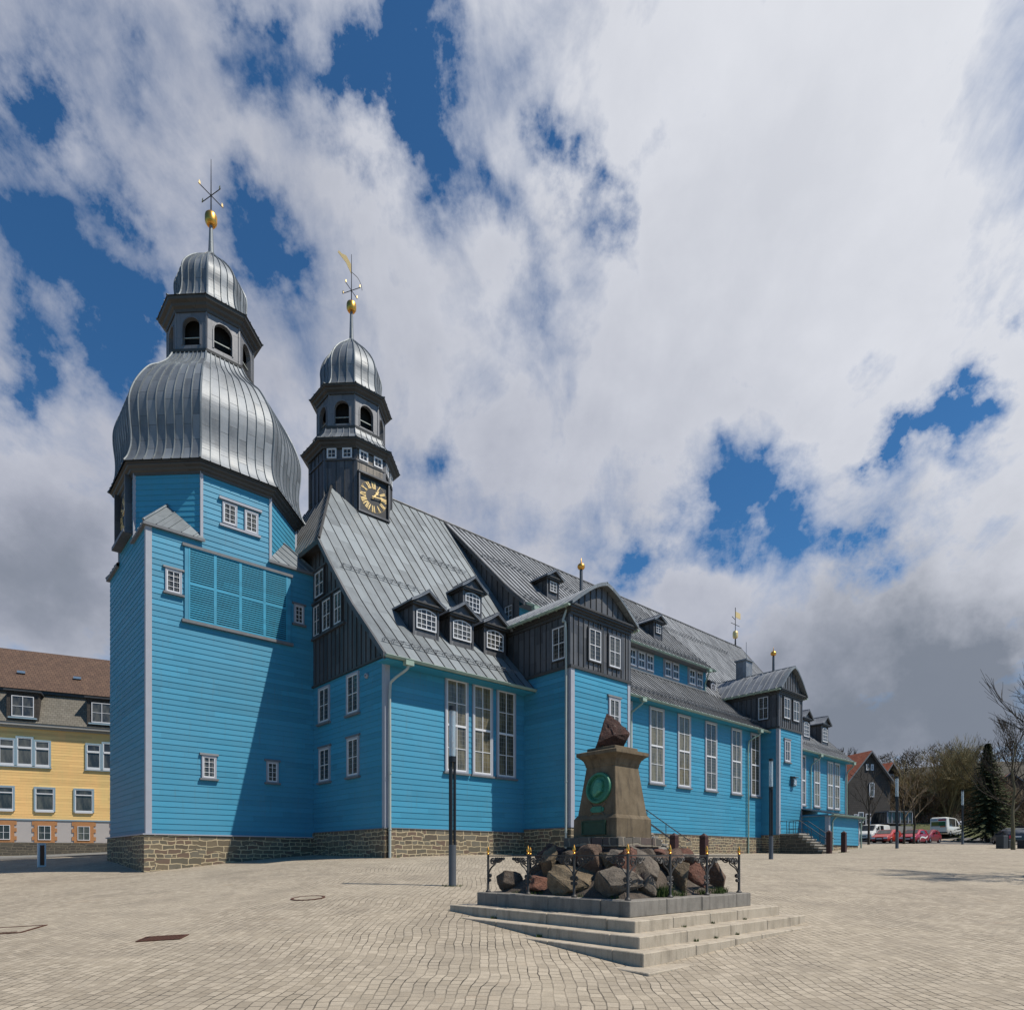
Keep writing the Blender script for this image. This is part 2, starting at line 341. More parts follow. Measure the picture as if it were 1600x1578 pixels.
# ------------------------------------------------------------------ mesh builder
class MB:
    def __init__(s): s.v = []; s.f = []; s.m = []; s.uv = []
    def face(s, pts, mat=0, uv=None):
        i = len(s.v); s.v += [tuple(map(float, p)) for p in pts]; s.f.append(list(range(i, i+len(pts)))); s.m.append(mat); s.uv.append(uv)
    def box(s, x0, x1, y0, y1, z0, z1, mat=0):
        p = [(x0,y0,z0),(x1,y0,z0),(x1,y1,z0),(x0,y1,z0),(x0,y0,z1),(x1,y0,z1),(x1,y1,z1),(x0,y1,z1)]
        s.hexa(p, mat)
    def hexa(s, p, mat=0):
        for q in ((0,3,2,1),(4,5,6,7),(0,1,5,4),(1,2,6,5),(2,3,7,6),(3,0,4,7)): s.face([p[k] for k in q], mat)
    def obox(s, o, t, n, u0, u1, d0, d1, z0, z1, mat=0):
        """box on a vertical wall: o origin(x,y), t tangent, n outward; u along, d outward, z up"""
        def q(u, d, z): return (o[0]+t[0]*u+n[0]*d, o[1]+t[1]*u+n[1]*d, z)
        s.hexa([q(u0,d1,z0),q(u1,d1,z0),q(u1,d0,z0),q(u0,d0,z0),q(u0,d1,z1),q(u1,d1,z1),q(u1,d0,z1),q(u0,d0,z1)], mat)
    def tube(s, pts, r, n=8, mat=0, cap=True, r1=None):
        pts = [Vector(p) for p in pts]; rings = []; prev = None
        for i, p in enumerate(pts):
            d = (pts[min(i+1, len(pts)-1)]-pts[max(i-1, 0)])
            if d.length < 1e-9: d = Vector((0,0,1))
            d.normalize()
            up = Vector((0,0,1)) if abs(d.z) < .95 else Vector((1,0,0))
            if prev is not None: up = prev
            x = d.cross(up); 
            if x.length < 1e-6: x = d.cross(Vector((0,1,0)))
            x.normalize(); y = x.cross(d).normalized(); prev = y
            rr = r if r1 is None else r+(r1-r)*i/(len(pts)-1)
            rings.append([p+x*math.cos(2*math.pi*k/n)*rr+y*math.sin(2*math.pi*k/n)*rr for k in range(n)])
        for a_, b_ in zip(rings, rings[1:]):
            for k in range(n): s.face([a_[k], a_[(k+1)%n], b_[(k+1)%n], b_[k]], mat)
        if cap and n > 2: s.face(rings[0][::-1], mat); s.face(rings[-1], mat)
    def lathe(s, prof, n=24, c=(0,0), mat=0, rot=0, sx=1):
        for (r0, z0), (r1, z1) in zip(prof, prof[1:]):
            for k in range(n):
                a0 = 2*math.pi*k/n+rot; a1 = 2*math.pi*(k+1)/n+rot
                q = [(c[0]+r0*math.cos(a0)*sx,c[1]+r0*math.sin(a0),z0),(c[0]+r0*math.cos(a1)*sx,c[1]+r0*math.sin(a1),z0),(c[0]+r1*math.cos(a1)*sx,c[1]+r1*math.sin(a1),z1),(c[0]+r1*math.cos(a0)*sx,c[1]+r1*math.sin(a0),z1)]
                if r0 < 1e-6: q = q[1:]
                elif r1 < 1e-6: q = q[:3]
                s.face(q, mat)
    def prism(s, poly, d0, d1, T, mat=0, side=None):
        """poly in (u,z); T(u,d,z) -> point; extruded d0..d1"""
        s.face([T(u,d1,z) for u, z in poly], mat); s.face([T(u,d0,z) for u, z in poly][::-1], mat)
        m2 = mat if side is None else side
        for (u0,z0),(u1,z1) in zip(poly, poly[1:]+poly[:1]):
            s.face([T(u0,d0,z0),T(u1,d0,z1),T(u1,d1,z1),T(u0,d1,z0)], m2)
    def siding(s, o, t, n, poly, h=.25, proud=.02, mat=0):
        """clapboards on a convex wall polygon given in (u,z)"""
        z0 = min(p[1] for p in poly); z1 = max(p[1] for p in poly)
        k = math.floor(z0/h+1e-6)
        def q(u, d, z): return (o[0]+t[0]*u+n[0]*d, o[1]+t[1]*u+n[1]*d, z)
        while k*h < z1-1e-4:
            a_, b_ = k*h, (k+1)*h; pl = clip(clip(poly, a_, 1), b_, -1); k += 1
            if len(pl) < 3: continue
            za = max(a_, z0)
            s.face([q(u, .004+proud*(b_-z)/h, z) for u, z in pl], mat, [(u, min(max(z, a_+.002), b_-.002)) for u, z in pl])
            lo = [p for p in pl if p[1] < za+1e-5]
            if len(lo) >= 2:
                u0 = min(p[0] for p in lo); u1 = max(p[0] for p in lo)
                s.face([q(u0,0,za),q(u1,0,za),q(u1,.004+proud,za),q(u0,.004+proud,za)], mat, [(u0,za+.01)]*4)
    def seamwall(s, o, t, n, poly, pitch=.45, mat=0, rib=1):
        def q(u, d, z): return (o[0]+t[0]*u+n[0]*d, o[1]+t[1]*u+n[1]*d, z)
        s.face([q(u,0,z) for u, z in poly], mat, list(poly))
        u0 = min(p[0] for p in poly); u1 = max(p[0] for p in poly); u = u0+pitch*.5
        while u < u1-.05:
            zs = [a_[1]+(b_[1]-a_[1])*(u-a_[0])/(b_[0]-a_[0]) for a_, b_ in zip(poly, poly[1:]+poly[:1]) if (a_[0]-u)*(b_[0]-u) < 0]
            if len(zs) >= 2: s.obox(o, t, n, u-.014, u+.014, 0, .04, min(zs), max(zs), rib)
            u += pitch
    def sheet(s, fn, us, ts, mat=0, rib=.035, rw=.022, ribmat=None, uvu=None, flip=False):
        """surface fn(u,t) with standing seams along every u edge"""
        G = [[Vector(fn(u, t)) for t in ts] for u in us]
        L = []
        for col in G:
            l = [0]
            for a_, b_ in zip(col, col[1:]): l.append(l[-1]+(b_-a_).length)
            L.append(l)
        for i in range(len(us)-1):
            ua = us[i] if uvu is None else i*uvu; ub = us[i+1] if uvu is None else (i+1)*uvu-1e-3
            for j in range(len(ts)-1):
                q = [G[i][j],G[i+1][j],G[i+1][j+1],G[i][j+1]]; uq = [(ua,L[i][j]),(ub,L[i+1][j]),(ub,L[i+1][j+1]),(ua,L[i][j+1])]
                if flip: q = q[::-1]; uq = uq[::-1]
                if (q[0]-q[2]).length < 1e-4 or (q[1]-q[3]).length < 1e-4: continue
                s.face(q, mat, uq)
        if rib:
            for i in range(len(us)):
                p = G[i]; qn = G[min(i+1, len(us)-1)]; qp = G[max(i-1, 0)]
                if (p[0]-p[-1]).length < .12: continue
                N_ = []; X = []
                for j in range(len(p)):
                    d = (p[min(j+1, len(p)-1)]-p[max(j-1, 0)]); x = qn[j]-qp[j]
                    if x.length < 1e-5 and X: x = X[-1].copy()
                    nn = x.cross(d)
                    if nn.length < 1e-7: nn = N_[-1].copy() if N_ else Vector((0,0,1))
                    nn.normalize(); x.normalize()
                    if flip: nn = -nn
                    N_.append(nn); X.append(x)
                rm = mat if ribmat is None else ribmat
                for j in range(len(p)-1):
                    def c4(k): return [p[k]-X[k]*rw, p[k]-X[k]*rw*.7+N_[k]*rib, p[k]+X[k]*rw*.7+N_[k]*rib, p[k]+X[k]*rw]
                    a_, b_ = c4(j), c4(j+1)
                    for k in range(3): s.face([a_[k], b_[k], b_[k+1], a_[k+1]], rm)
                a_ = [p[0]-X[0]*rw, p[0]-X[0]*rw+N_[0]*rib, p[0]+X[0]*rw+N_[0]*rib, p[0]+X[0]*rw]; s.face(a_, rm)
    def build(s, name, mats, parent=None, smooth=False, loc=None, rot=None, weld=False):
        me = bpy.data.meshes.new(name); me.from_pydata(s.v, [], s.f)
        if isinstance(mats, str): mats = [mats]
        for m in mats: me.materials.append(MATS[m])
        me.polygons.foreach_set('material_index', s.m)
        ul = me.uv_layers.new(name='UVMap'); d = []
        for poly, uv in zip(me.polygons, s.uv):
            if uv is None:
                nn = poly.normal
                for vi in poly.vertices:
                    co = me.vertices[vi].co
                    if abs(nn.z) > .8: d += [co.x, co.y]
                    else:
                        l = math.hypot(nn.x, nn.y) or 1; d += [(-nn.y*co.x+nn.x*co.y)/l, co.z]
            else:
                for u in uv: d += [u[0], u[1]]
        ul.data.foreach_set('uv', d)
        if smooth or weld:
            bm = bmesh.new(); bm.from_mesh(me); bmesh.ops.remove_doubles(bm, verts=bm.verts, dist=.0005); bm.to_mesh(me); bm.free()
        if smooth:
            me.polygons.foreach_set('use_smooth', [True]*len(me.polygons))
            if smooth != 'all': me.set_sharp_from_angle(angle=R(38))
        o = bpy.data.objects.new(name, me); COL.objects.link(o)
        if parent: o.parent = parent
        if loc: o.location = loc
        if rot: o.rotation_euler = rot
        return o
def clip(poly, z, sg):
    out = []
    for a_, b_ in zip(poly, poly[1:]+poly[:1]):
        ia = (a_[1]-z)*sg >= -1e-7; ib = (b_[1]-z)*sg >= -1e-7
        if ia: out.append(a_)
        if ia != ib:
            k = (z-a_[1])/(b_[1]-a_[1]); out.append((a_[0]+(b_[0]-a_[0])*k, z))
    return out
def lin(a_, b_, n): return [a_+(b_-a_)*i/n for i in range(n+1)]
def spl(pts, n=5):
    out = []
    for i in range(len(pts)-1):
        p0 = pts[max(i-1,0)]; p1 = pts[i]; p2 = pts[i+1]; p3 = pts[min(i+2,len(pts)-1)]
        for k in range(n):
            t = k/n
            out.append(tuple(.5*((2*b_)+(-a_+c_)*t+(2*a_-5*b_+4*c_-d_)*t*t+(-a_+3*b_-3*c_+d_)*t**3) for a_, b_, c_, d_ in zip(p0,p1,p2,p3)))
    out.append(tuple(pts[-1])); return out

def tag(o, label=None, cat=None, group=None, kind=None):
    if label: o['label'] = label
    if cat: o['category'] = cat
    if group: o['group'] = group
    if kind: o['kind'] = kind
    return o
def empty(name, loc, rz=0):
    o = bpy.data.objects.new(name, None); COL.objects.link(o); o.location = loc; o.rotation_euler = (0,0,rz); o.empty_display_size = .3
    return o
def kids(o): return [c for c in bpy.data.objects if c.parent == o]
def copy_tree(o, parent=None):
    c = o.copy(); COL.objects.link(c); c.parent = parent
    for ch in kids(o): copy_tree(ch, c)
    return c

# ================================================================== CHURCH
church = empty('church', (P0[0], P0[1], 0), ANG)
tag(church, 'large blue weatherboarded timber church with onion domed tower and grey zinc roofs', 'church')
S_T, S_N = (1,0), (0,-1); W_T, W_N = (0,-1), (-1,0); E_T, E_N = (0,1), (1,0); N_T, N_N = (-1,0), (0,1)
def wallT(o, t, n): return lambda u, d, z: (o[0]+t[0]*u+n[0]*d, o[1]+t[1]*u+n[1]*d, z)
def rect(u0, u1, z0, z1): return [(u0,z0),(u1,z0),(u1,z1),(u0,z1)]
def cpart(mb, name, mats, parent=None, **kw): return mb.build(name, mats, parent or church, **kw)

# ---------- windows (local: x along the wall, -y outward, z up, origin bottom centre)
WCACHE = {}
def win_mesh(W, H, cols, rows, casing, heavy, arch):
    fr = MB(); c = casing; d0, d1 = -.085, 0
    if arch: d0 = -.07
    T = lambda u, d, z: (u, d, z)
    if c:
        for a_ in ((-W/2,-W/2+c,0,H),(W/2-c,W/2,0,H),(-W/2+c,W/2-c,H-c,H),(-W/2+c,W/2-c,0,c*.7)): fr.box(a_[0],a_[1],d0,d1,a_[2],a_[3],0)
    x0, x1, z0, z1 = -W/2+c, W/2-c, c*.7, H-c
    sf = .05 if W > .8 else .036; e = -.07
    b0, b1 = e, -.03
    if not arch:
        for a_ in ((x0,x0+sf,z0,z1),(x1-sf,x1,z0,z1),(x0+sf,x1-sf,z1-sf,z1),(x0+sf,x1-sf,z0,z0+sf*1.4)): fr.box(a_[0],a_[1],b0,b1,a_[2],a_[3],1)
    else:
        n = 10; rise = .14*(x1-x0)
        def az(x): return z1-rise*(2*x/(x1-x0))**2
        xs = lin(x0, x1, n)
        for a_, b_ in zip(xs, xs[1:]):
            fr.hexa([(a_,b1,az(a_)-sf),(b_,b1,az(b_)-sf),(b_,b0,az(b_)-sf),(a_,b0,az(a_)-sf),(a_,b1,az(a_)),(b_,b1,az(b_)),(b_,b0,az(b_)),(a_,b0,az(a_))],1)
        fr.box(x0,x0+sf,b0,b1,z0,az(x0)-.0,1); fr.box(x1-sf,x1,b0,b1,z0,az(x1)-.0,1); fr.box(x0+sf,x1-sf,b0,b1,z0,z0+sf*1.3,1)
    bw = .031 if W > .8 else .02
    for i in range(1, cols):
        x = x0+(x1-x0)*i/cols; k = bw*1.25 if (i*2 == cols) else bw*.8
        fr.box(x-k/2, x+k/2, b0+.006, b1, z0+sf, (z1 if not arch else az(x))-sf, 1)
    for j in range(1, rows):
        z = z0+(z1-z0)*j/rows; k = bw; bb = b0+.009
        if heavy and j*2 == rows: k = .1; bb = b0-.012
        fr.box(x0+sf, x1-sf, bb, b1, z-k/2, z+k/2, 1)
    pn = MB()
    if arch:
        xs = lin(x0+sf*.5, x1-sf*.5, 10); pn.face([(xs[0],-.036,z0),(xs[-1],-.036,z0)]+[(x,-.036,az(x)-sf*.5) for x in xs[::-1]])
    else: pn.face([(x0,-.036,z0),(x1,-.036,z0),(x1,-.036,z1),(x0,-.036,z1)])
    return fr, pn
def window(parent, s, w, z, th, W, H, cols=2, rows=2, casing=.09, trim='grey_trim', glassm='glass', heavy=False, arch=False, sill=True, lintel=False, sash='white_paint'):
    key = (round(W,2), round(H,2), cols, rows, casing, trim, glassm, heavy, arch, sash)
    if key not in WCACHE:
        fr, pn = win_mesh(W, H, cols, rows, casing, heavy, arch)
        a_ = fr.build('window', [trim, sash], parent); b_ = pn.build('pane', glassm, a_)
        WCACHE[key] = (a_.data, b_.data)
    else:
        a_ = bpy.data.objects.new('window', WCACHE[key][0]); COL.objects.link(a_); a_.parent = parent
        b_ = bpy.data.objects.new('pane', WCACHE[key][1]); COL.objects.link(b_); b_.parent = a_
    a_.location = (s, w, z); a_.rotation_euler = (0,0,th)
    if sill:
        k2 = ('sill', round(W,2))
        if k2 not in WCACHE:
            m = MB(); m.box(-W/2-.09,W/2+.09,-.15,.0,-.09,-.002); o = m.build('sill', 'grey_wood', a_); WCACHE[k2] = o.data
        else:
            o = bpy.data.objects.new('sill', WCACHE[k2]); COL.objects.link(o); o.parent = a_
    if lintel:
        k2 = ('lintel', round(W,2), round(H,2))
        if k2 not in WCACHE:
            m = MB(); m.hexa([(-W/2-.09,0,H+.002),(W/2+.09,0,H+.002),(W/2+.09,-.12,H+.002),(-W/2-.09,-.12,H+.002),(-W/2-.09,0,H+.12),(W/2+.09,0,H+.12),(W/2+.09,-.10,H+.09),(-W/2-.09,-.10,H+.09)]); o = m.build('lintel', 'grey_wood', a_); WCACHE[k2] = o.data
        else:
            o = bpy.data.objects.new('lintel', WCACHE[k2]); COL.objects.link(o); o.parent = a_
    return a_
def sw_(s0, s1, z0, z1, w, **kw): return window(kw.pop('parent', church), (s0+s1)/2, w, z0, 0, s1-s0, z1-z0, **kw)
def ww_(w0, w1, z0, z1, s, **kw): return window(kw.pop('parent', church), s, (w0+w1)/2, z0, -math.pi/2, w1-w0, z1-z0, **kw)

# ---------- stone plinths (from below ground to the sill board)
def plinth(name, o, t, n, u0, u1, zt, proud=.07, mat='rubble_stone'):
    m = MB(); m.obox(o, t, n, u0, u1, -.2, proud, -1.6, zt); return m
m = MB()
for (o,t,n,u0,u1,zt) in (((0,0),S_T,S_N,-.05,8.1,1.27),((8.14,0),W_T,W_N,.05,3.25,1.42),((0,-3.25),S_T,S_N,8.07,12.65,1.42),((12.58,0),E_T,E_N,-3.25,-.05,1.42),
    ((0,0),S_T,S_N,12.6,33.1,1.52),((33.1,0),W_T,W_N,.05,1.4,1.72),((0,-1.4),S_T,S_N,33.03,37.02,1.72),((0,0),S_T,S_N,37.0,49.5,1.55),((49.5,0),E_T,E_N,-.07,21.6,1.55),((0,0),W_T,W_N,-7.0,.07,1.25)):
    m.obox(o,t,n,u0,u1,-.2,.07,-1.8,zt)
cpart(m, 'stone_plinth', 'rubble_stone')
m = MB()
m.box(-7.70,.0,6.88,14.7,-2.2,1.0); cpart(m, 'tower_plinth', 'rubble_stone')
m = MB(); m.box(-7.76,-.02,6.82,14.8,1.0,1.055); cpart(m, 'plinth_cap', 'grey_trim')
m = MB()
for (o,t,n,u0,u1,zt) in (((0,0),S_T,S_N,-.12,8.1,1.27),((8.14,0),W_T,W_N,.05,3.32,1.42),((0,-3.25),S_T,S_N,8.05,12.67,1.42),((0,0),S_T,S_N,12.6,33.0,1.52),((0,-1.4),S_T,S_N,33.03,37.04,1.72),((33.1,0),W_T,W_N,.05,1.4,1.72),((0,0),W_T,W_N,-6.8,.1,1.25)):
    m.obox(o,t,n,u0,u1,0,.10,zt,zt+.035)
cpart(m, 'sill_board', 'grey_wood')

# ---------- tower
TS, TW = -3.79, 10.78; TR = 3.79; K8 = .41421
m = MB()
m.siding((TS,TW-TR),S_T,S_N,rect(-3.79,3.79,1.055,14.5)); m.siding((TS,TW-TR),S_T,S_N,rect(-K8*TR,K8*TR,14.5,17.5))
m.siding((TS-TR,TW),W_T,W_N,rect(-3.79,3.79,1.055,14.5)); m.siding((TS-TR,TW),W_T,W_N,rect(-K8*TR,K8*TR,14.5,17.5))
def octf(k, r, c=(TS,TW)):
    n = (math.cos(k*math.pi/4), math.sin(k*math.pi/4)); t = (-n[1], n[0]); return (c[0]+n[0]*r, c[1]+n[1]*r), t, n
for k in (0,1,2,3,5,7):
    o,t,n = octf(k, TR); m.siding(o,t,n,rect(-K8*TR,K8*TR,13.6,17.5))
for (o,t,n) in (((TS+TR,TW),E_T,E_N),((TS,TW+TR),N_T,N_N)): m.siding(o,t,n,rect(-3.79,3.79,1.055,14.5))
cpart(m, 'tower_wall', 'blue_siding')
m = None
def corner(m, s, w, z0, z1, ds=1, dw=1, b=.13, p=.045):   # board lapping a corner; ds,dw point into the wall runs
    m = MB(); m.box(min(s-ds*p,s+ds*b), max(s-ds*p,s+ds*b), min(w-dw*p,w), max(w-dw*p,w), z0, z1)
    m.box(min(s-ds*p*.98,s), max(s-ds*p*.98,s), min(w,w+dw*b), max(w,w+dw*b), z0, z1); cpart(m, 'corner_board', 'grey_trim')
corner(m, -7.58, 6.99, 1.06, 14.42, 1, 1, .2)
corner(m, 0, 0, 1.3, 8.35, 1, 1, .2)
corner(m, 8.14, -3.25, 1.46, 9.05, 1, 1, .22); corner(m, 12.58, -3.25, 1.46, 9.05, -1, 1, .16)
corner(m, 33.1, -1.4, 1.76, 9.8, 1, 1, .2); corner(m, 36.95, -1.4, 1.76, 9.8, -1, 1, .16)
corner(m, 49.5, 0, 1.6, 8.8, -1, 1, .2)
for k in range(8):
    a_ = k*math.pi/4+math.pi/8; r = TR/math.cos(math.pi/8); x, y = TS+math.cos(a_)*r, TW+math.sin(a_)*r
    m = MB(); m.box(x-.06,x+.06,y-.06,y+.06,14.5,17.5); cpart(m, 'corner_board', 'grey_trim')
# corner roofs between square and octagon
for (sx, sy) in ((-1,-1),(1,-1),(-1,1)):
    c0 = Vector((TS+sx*(TR+.16), TW+sy*(TR+.16), 14.42)); r7 = TR*.7071
    ap = Vector((TS+sx*(r7+.02), TW+sy*(r7+.02), 16.0))
    e1 = Vector((TS+sx*(K8*TR-.12), TW+sy*(TR+.16), 14.42)); e2 = Vector((TS+sx*(TR+.16), TW+sy*(K8*TR-.12), 14.42))
    m = MB()
    for e in (e1, e2):
        fl = (e-c0).cross(ap-c0).z < 0
        m.sheet(lambda u, t, e=e: (c0+(e-c0)*u).lerp(ap+(e-ap)*(max(0,u-.0)), t*1.0) if False else (c0+(e-c0)*u)+((ap+(e-ap)*u)-(c0+(e-c0)*u))*t, lin(0,1,5), [0,.5,1], 0, .03, .018, None, .42, flip=fl)
        m.face([c0, e, e-Vector((0,0,.12)), c0-Vector((0,0,.12))], 1)
    m.face([c0-Vector((0,0,.12)), e1-Vector((0,0,.12)), Vector((ap.x,ap.y,14.3)), e2-Vector((0,0,.12))], 1)
    m.tube([c0+Vector((0,0,.03)), ap+Vector((0,0,.03))], .055, 6, 0)
    cpart(m, 'corner_roof', ['zinc_roof','grey_wood'])
# tower cornice
def octring(m, c, rows, mat=0):
    """rows: list of (r,z) profile swept round an octagon"""
    for (r0,z0),(r1,z1) in zip(rows, rows[1:]):
        for k in range(8):
            a0 = k*math.pi/4-math.pi/8; a1 = a0+math.pi/4; q0, q1 = r0/math.cos(math.pi/8), r1/math.cos(math.pi/8)
            m.face([(c[0]+q0*math.cos(a0),c[1]+q0*math.sin(a0),z0),(c[0]+q0*math.cos(a1),c[1]+q0*math.sin(a1),z0),(c[0]+q1*math.cos(a1),c[1]+q1*math.sin(a1),z1),(c[0]+q1*math.cos(a0),c[1]+q1*math.sin(a0),z1)], mat)
m = MB(); octring(m, (TS,TW), [(3.6,17.40),(3.85,17.40),(3.87,17.5),(3.95,17.56),(3.98,17.64),(4.08,17.70),(4.10,17.74),(4.10,17.8),(4.17,17.82),(4.17,17.88),(3.5,17.9)]); cpart(m, 'tower_cornice', 'zinc_cornice')
def dome(name, c, prof, strips, mat='zinc_dome', parent=None, rib=.045):
    m = MB(); pr = spl(prof, 4)
    for k in range(8):
        n = (math.cos(k*math.pi/4), math.sin(k*math.pi/4)); t = (-n[1], n[0])
        def fn(u, j, n=n, t=t):
            r, z = pr[j]; return (c[0]+n[0]*r+t[0]*u*r*K8, c[1]+n[1]*r+t[1]*u*r*K8, z)
        m.sheet(fn, lin(-1,1,strips), range(len(pr)), 0, rib, .02, 1, .45)
        # hip roll on the edge
        m.tube([Vector(fn(1, j))+Vector((n[0]+t[0]*.4, n[1]+t[1]*.4, 0))*.012 for j in range(len(pr))], rib*1.05, 6, 1, False)
    return cpart(m, name, [mat, 'zinc_roof'], parent)
dome('onion_dome', (TS,TW), [(4.24,17.87),(4.07,18.2),(3.94,18.75),(3.93,19.4),(3.99,20.0),(4.02,20.4),(4.0,20.95),(3.82,21.6),(3.5,22.3),(3.1,22.95),(2.65,23.4),(2.25,23.9),(1.98,24.45)], 8)
def lantern(name, c, r, z0, z1, ow, oz0, ozs, wall_mat='zinc_wall'):  # last argument is the wall material, a paler zinc on both lanterns
    m = MB(); n = 8
    for k in range(8):
        o,t,nn = octf(k, r, c); T = wallT(o,t,nn); h = K8*r; dp = -.2
        arc = [(ow*math.cos(math.pi*i/n), ozs+ow*math.sin(math.pi*i/n)) for i in range(n+1)]
        for q in (rect(-h,-ow,z0,ozs), rect(ow,h,z0,ozs), rect(-ow,ow,z0,oz0)): m.face([T(u,0,z) for u,z in q], 0, q)
        xs = [h]+[p[0] for p in arc]+[-h]; zs = [ozs]+[p[1] for p in arc]+[ozs]
        q = [(h,ozs)]+arc+[(-h,ozs),(-h,z1),(h,z1)]
        for i in range(n):
            a_, b_ = arc[i], arc[i+1]; qq = [a_, b_, (b_[0],z1), (a_[0],z1)]; m.face([T(u,0,z) for u,z in qq], 0, qq)
        for q in (rect(ow,h,ozs,z1), rect(-h,-ow,ozs,z1)): m.face([T(u,0,z) for u,z in q], 0, q)
        path = [(ow,oz0)]+arc+[(-ow,oz0)]
        for a_, b_ in zip(path, path[1:]): m.face([T(a_[0],0,a_[1]),T(b_[0],0,b_[1]),T(b_[0],dp,b_[1]),T(a_[0],dp,a_[1])], 0)
        # raised moulding round the opening
        for a_, b_ in zip(path, path[1:]):
            def ex(p, e): 
                if p[1] > ozs+1e-4 or abs(abs(p[0])-ow) > 1e-4: 
                    l = math.hypot(p[0], p[1]-ozs); return (p[0]*(l+e)/l, ozs+(p[1]-ozs)*(l+e)/l)
                return (p[0]+math.copysign(e,p[0]), p[1])
            A0, B0, A1, B1 = a_, b_, ex(a_,.06), ex(b_,.06)
            m.face([T(A0[0],.03,A0[1]),T(B0[0],.03,B0[1]),T(B1[0],.03,B1[1]),T(A1[0],.03,A1[1])],0); m.face([T(A1[0],.03,A1[1]),T(B1[0],.03,B1[1]),T(B1[0],0,B1[1]),T(A1[0],0,A1[1])],0); m.face([T(A0[0],0,A0[1]),T(B0[0],0,B0[1]),T(B0[0],.03,B0[1]),T(A0[0],.03,A0[1])],0)
        e = MB
        m.obox(o,t,nn,h-.035,h+.035,-.03,.035,z0,z1,0)
        m.obox(o,t,nn,-ow,ow,-.16,-.12,oz0+.42,oz0+.46,1); m.obox(o,t,nn,-ow,ow,-.16,-.12,oz0+.04,oz0+.09,1)
    a_ = cpart(m, name, [wall_mat, 'pale_pipe'])
    m = MB(); octring(m, c, [(.02,z0+.1),(r*.74,z0+.1),(r*.74,z1-.1),(.02,z1-.1)]); m.build('painted_dark_core', 'dark_core', a_)  # near-black core, painted shade filling the lantern interior
    return a_
lantern('tower_lantern', (TS,TW), 1.85, 24.3, 26.75, .43, 24.85, 25.75, 'zinc_lantern')
m = MB(); octring(m, (TS,TW), [(1.8,24.35),(2.06,24.38),(2.08,24.5),(1.99,24.55),(1.8,24.6)]); cpart(m, 'lantern_sill', 'zinc_cornice'); m = MB(); octring(m, (TS,TW), [(1.7,26.42),(1.9,26.42),(1.93,26.54),(2.04,26.62),(2.08,26.72),(2.22,26.8),(2.25,26.9),(2.25,26.95),(1.5,26.98)]); cpart(m, 'lantern_cornice', 'zinc_cornice')
dome('lantern_dome', (TS,TW), [(2.30,26.95),(1.88,27.18),(1.62,27.62),(1.53,28.3),(1.55,28.8),(1.5,29.2),(1.28,29.65),(.9,30.15),(.42,30.6),(.13,30.95)], 4)
m = MB(); m.lathe([(.17,30.7),(.13,31.2),(.085,32.45)], 12, (TS,TW)); cpart(m, 'spire_pole', 'zinc_roof', smooth=True)
m = MB(); m.lathe([(.05,32.4),(.19,32.43),(.27,32.54),(.295,32.63),(.295,32.88),(.27,32.97),(.18,33.08),(.04,33.12)], 24, (TS,TW)); cpart(m, 'gilded_ball', 'gold', smooth=True)
m = MB(); m.tube([(TS,TW,33.1),(TS,TW,35.85)], .035, 6, 0, True, .012)
for k, (a_, L) in enumerate(((.35,.72),(.35+math.pi/2,.72))):
    dx, dy = math.cos(a_), math.sin(a_); z = 33.98
    m.tube([(TS-dx*L,TW-dy*L,z),(TS+dx*L,TW+dy*L,z)], .022, 6, 0)
    for sg in (-1,1):
        x, y = TS+sg*dx*L*.92, TW+sg*dy*L*.92; m.hexa([(x-dx*.06,y-dy*.06-.01,z-.02),(x+dx*.06,y+dy*.06-.01,z-.02),(x+dx*.06,y+dy*.06+.01,z-.02),(x-dx*.06,y-dy*.06+.01,z-.02),(x-dx*.03,y-dy*.03-.01,z+.2),(x+dx*.05,y+dy*.05-.01,z+.16),(x+dx*.05,y+dy*.05+.01,z+.16),(x-dx*.03,y-dy*.03+.01,z+.2)], 1)
cpart(m, 'weathervane', ['black_iron','gold_leaf'])

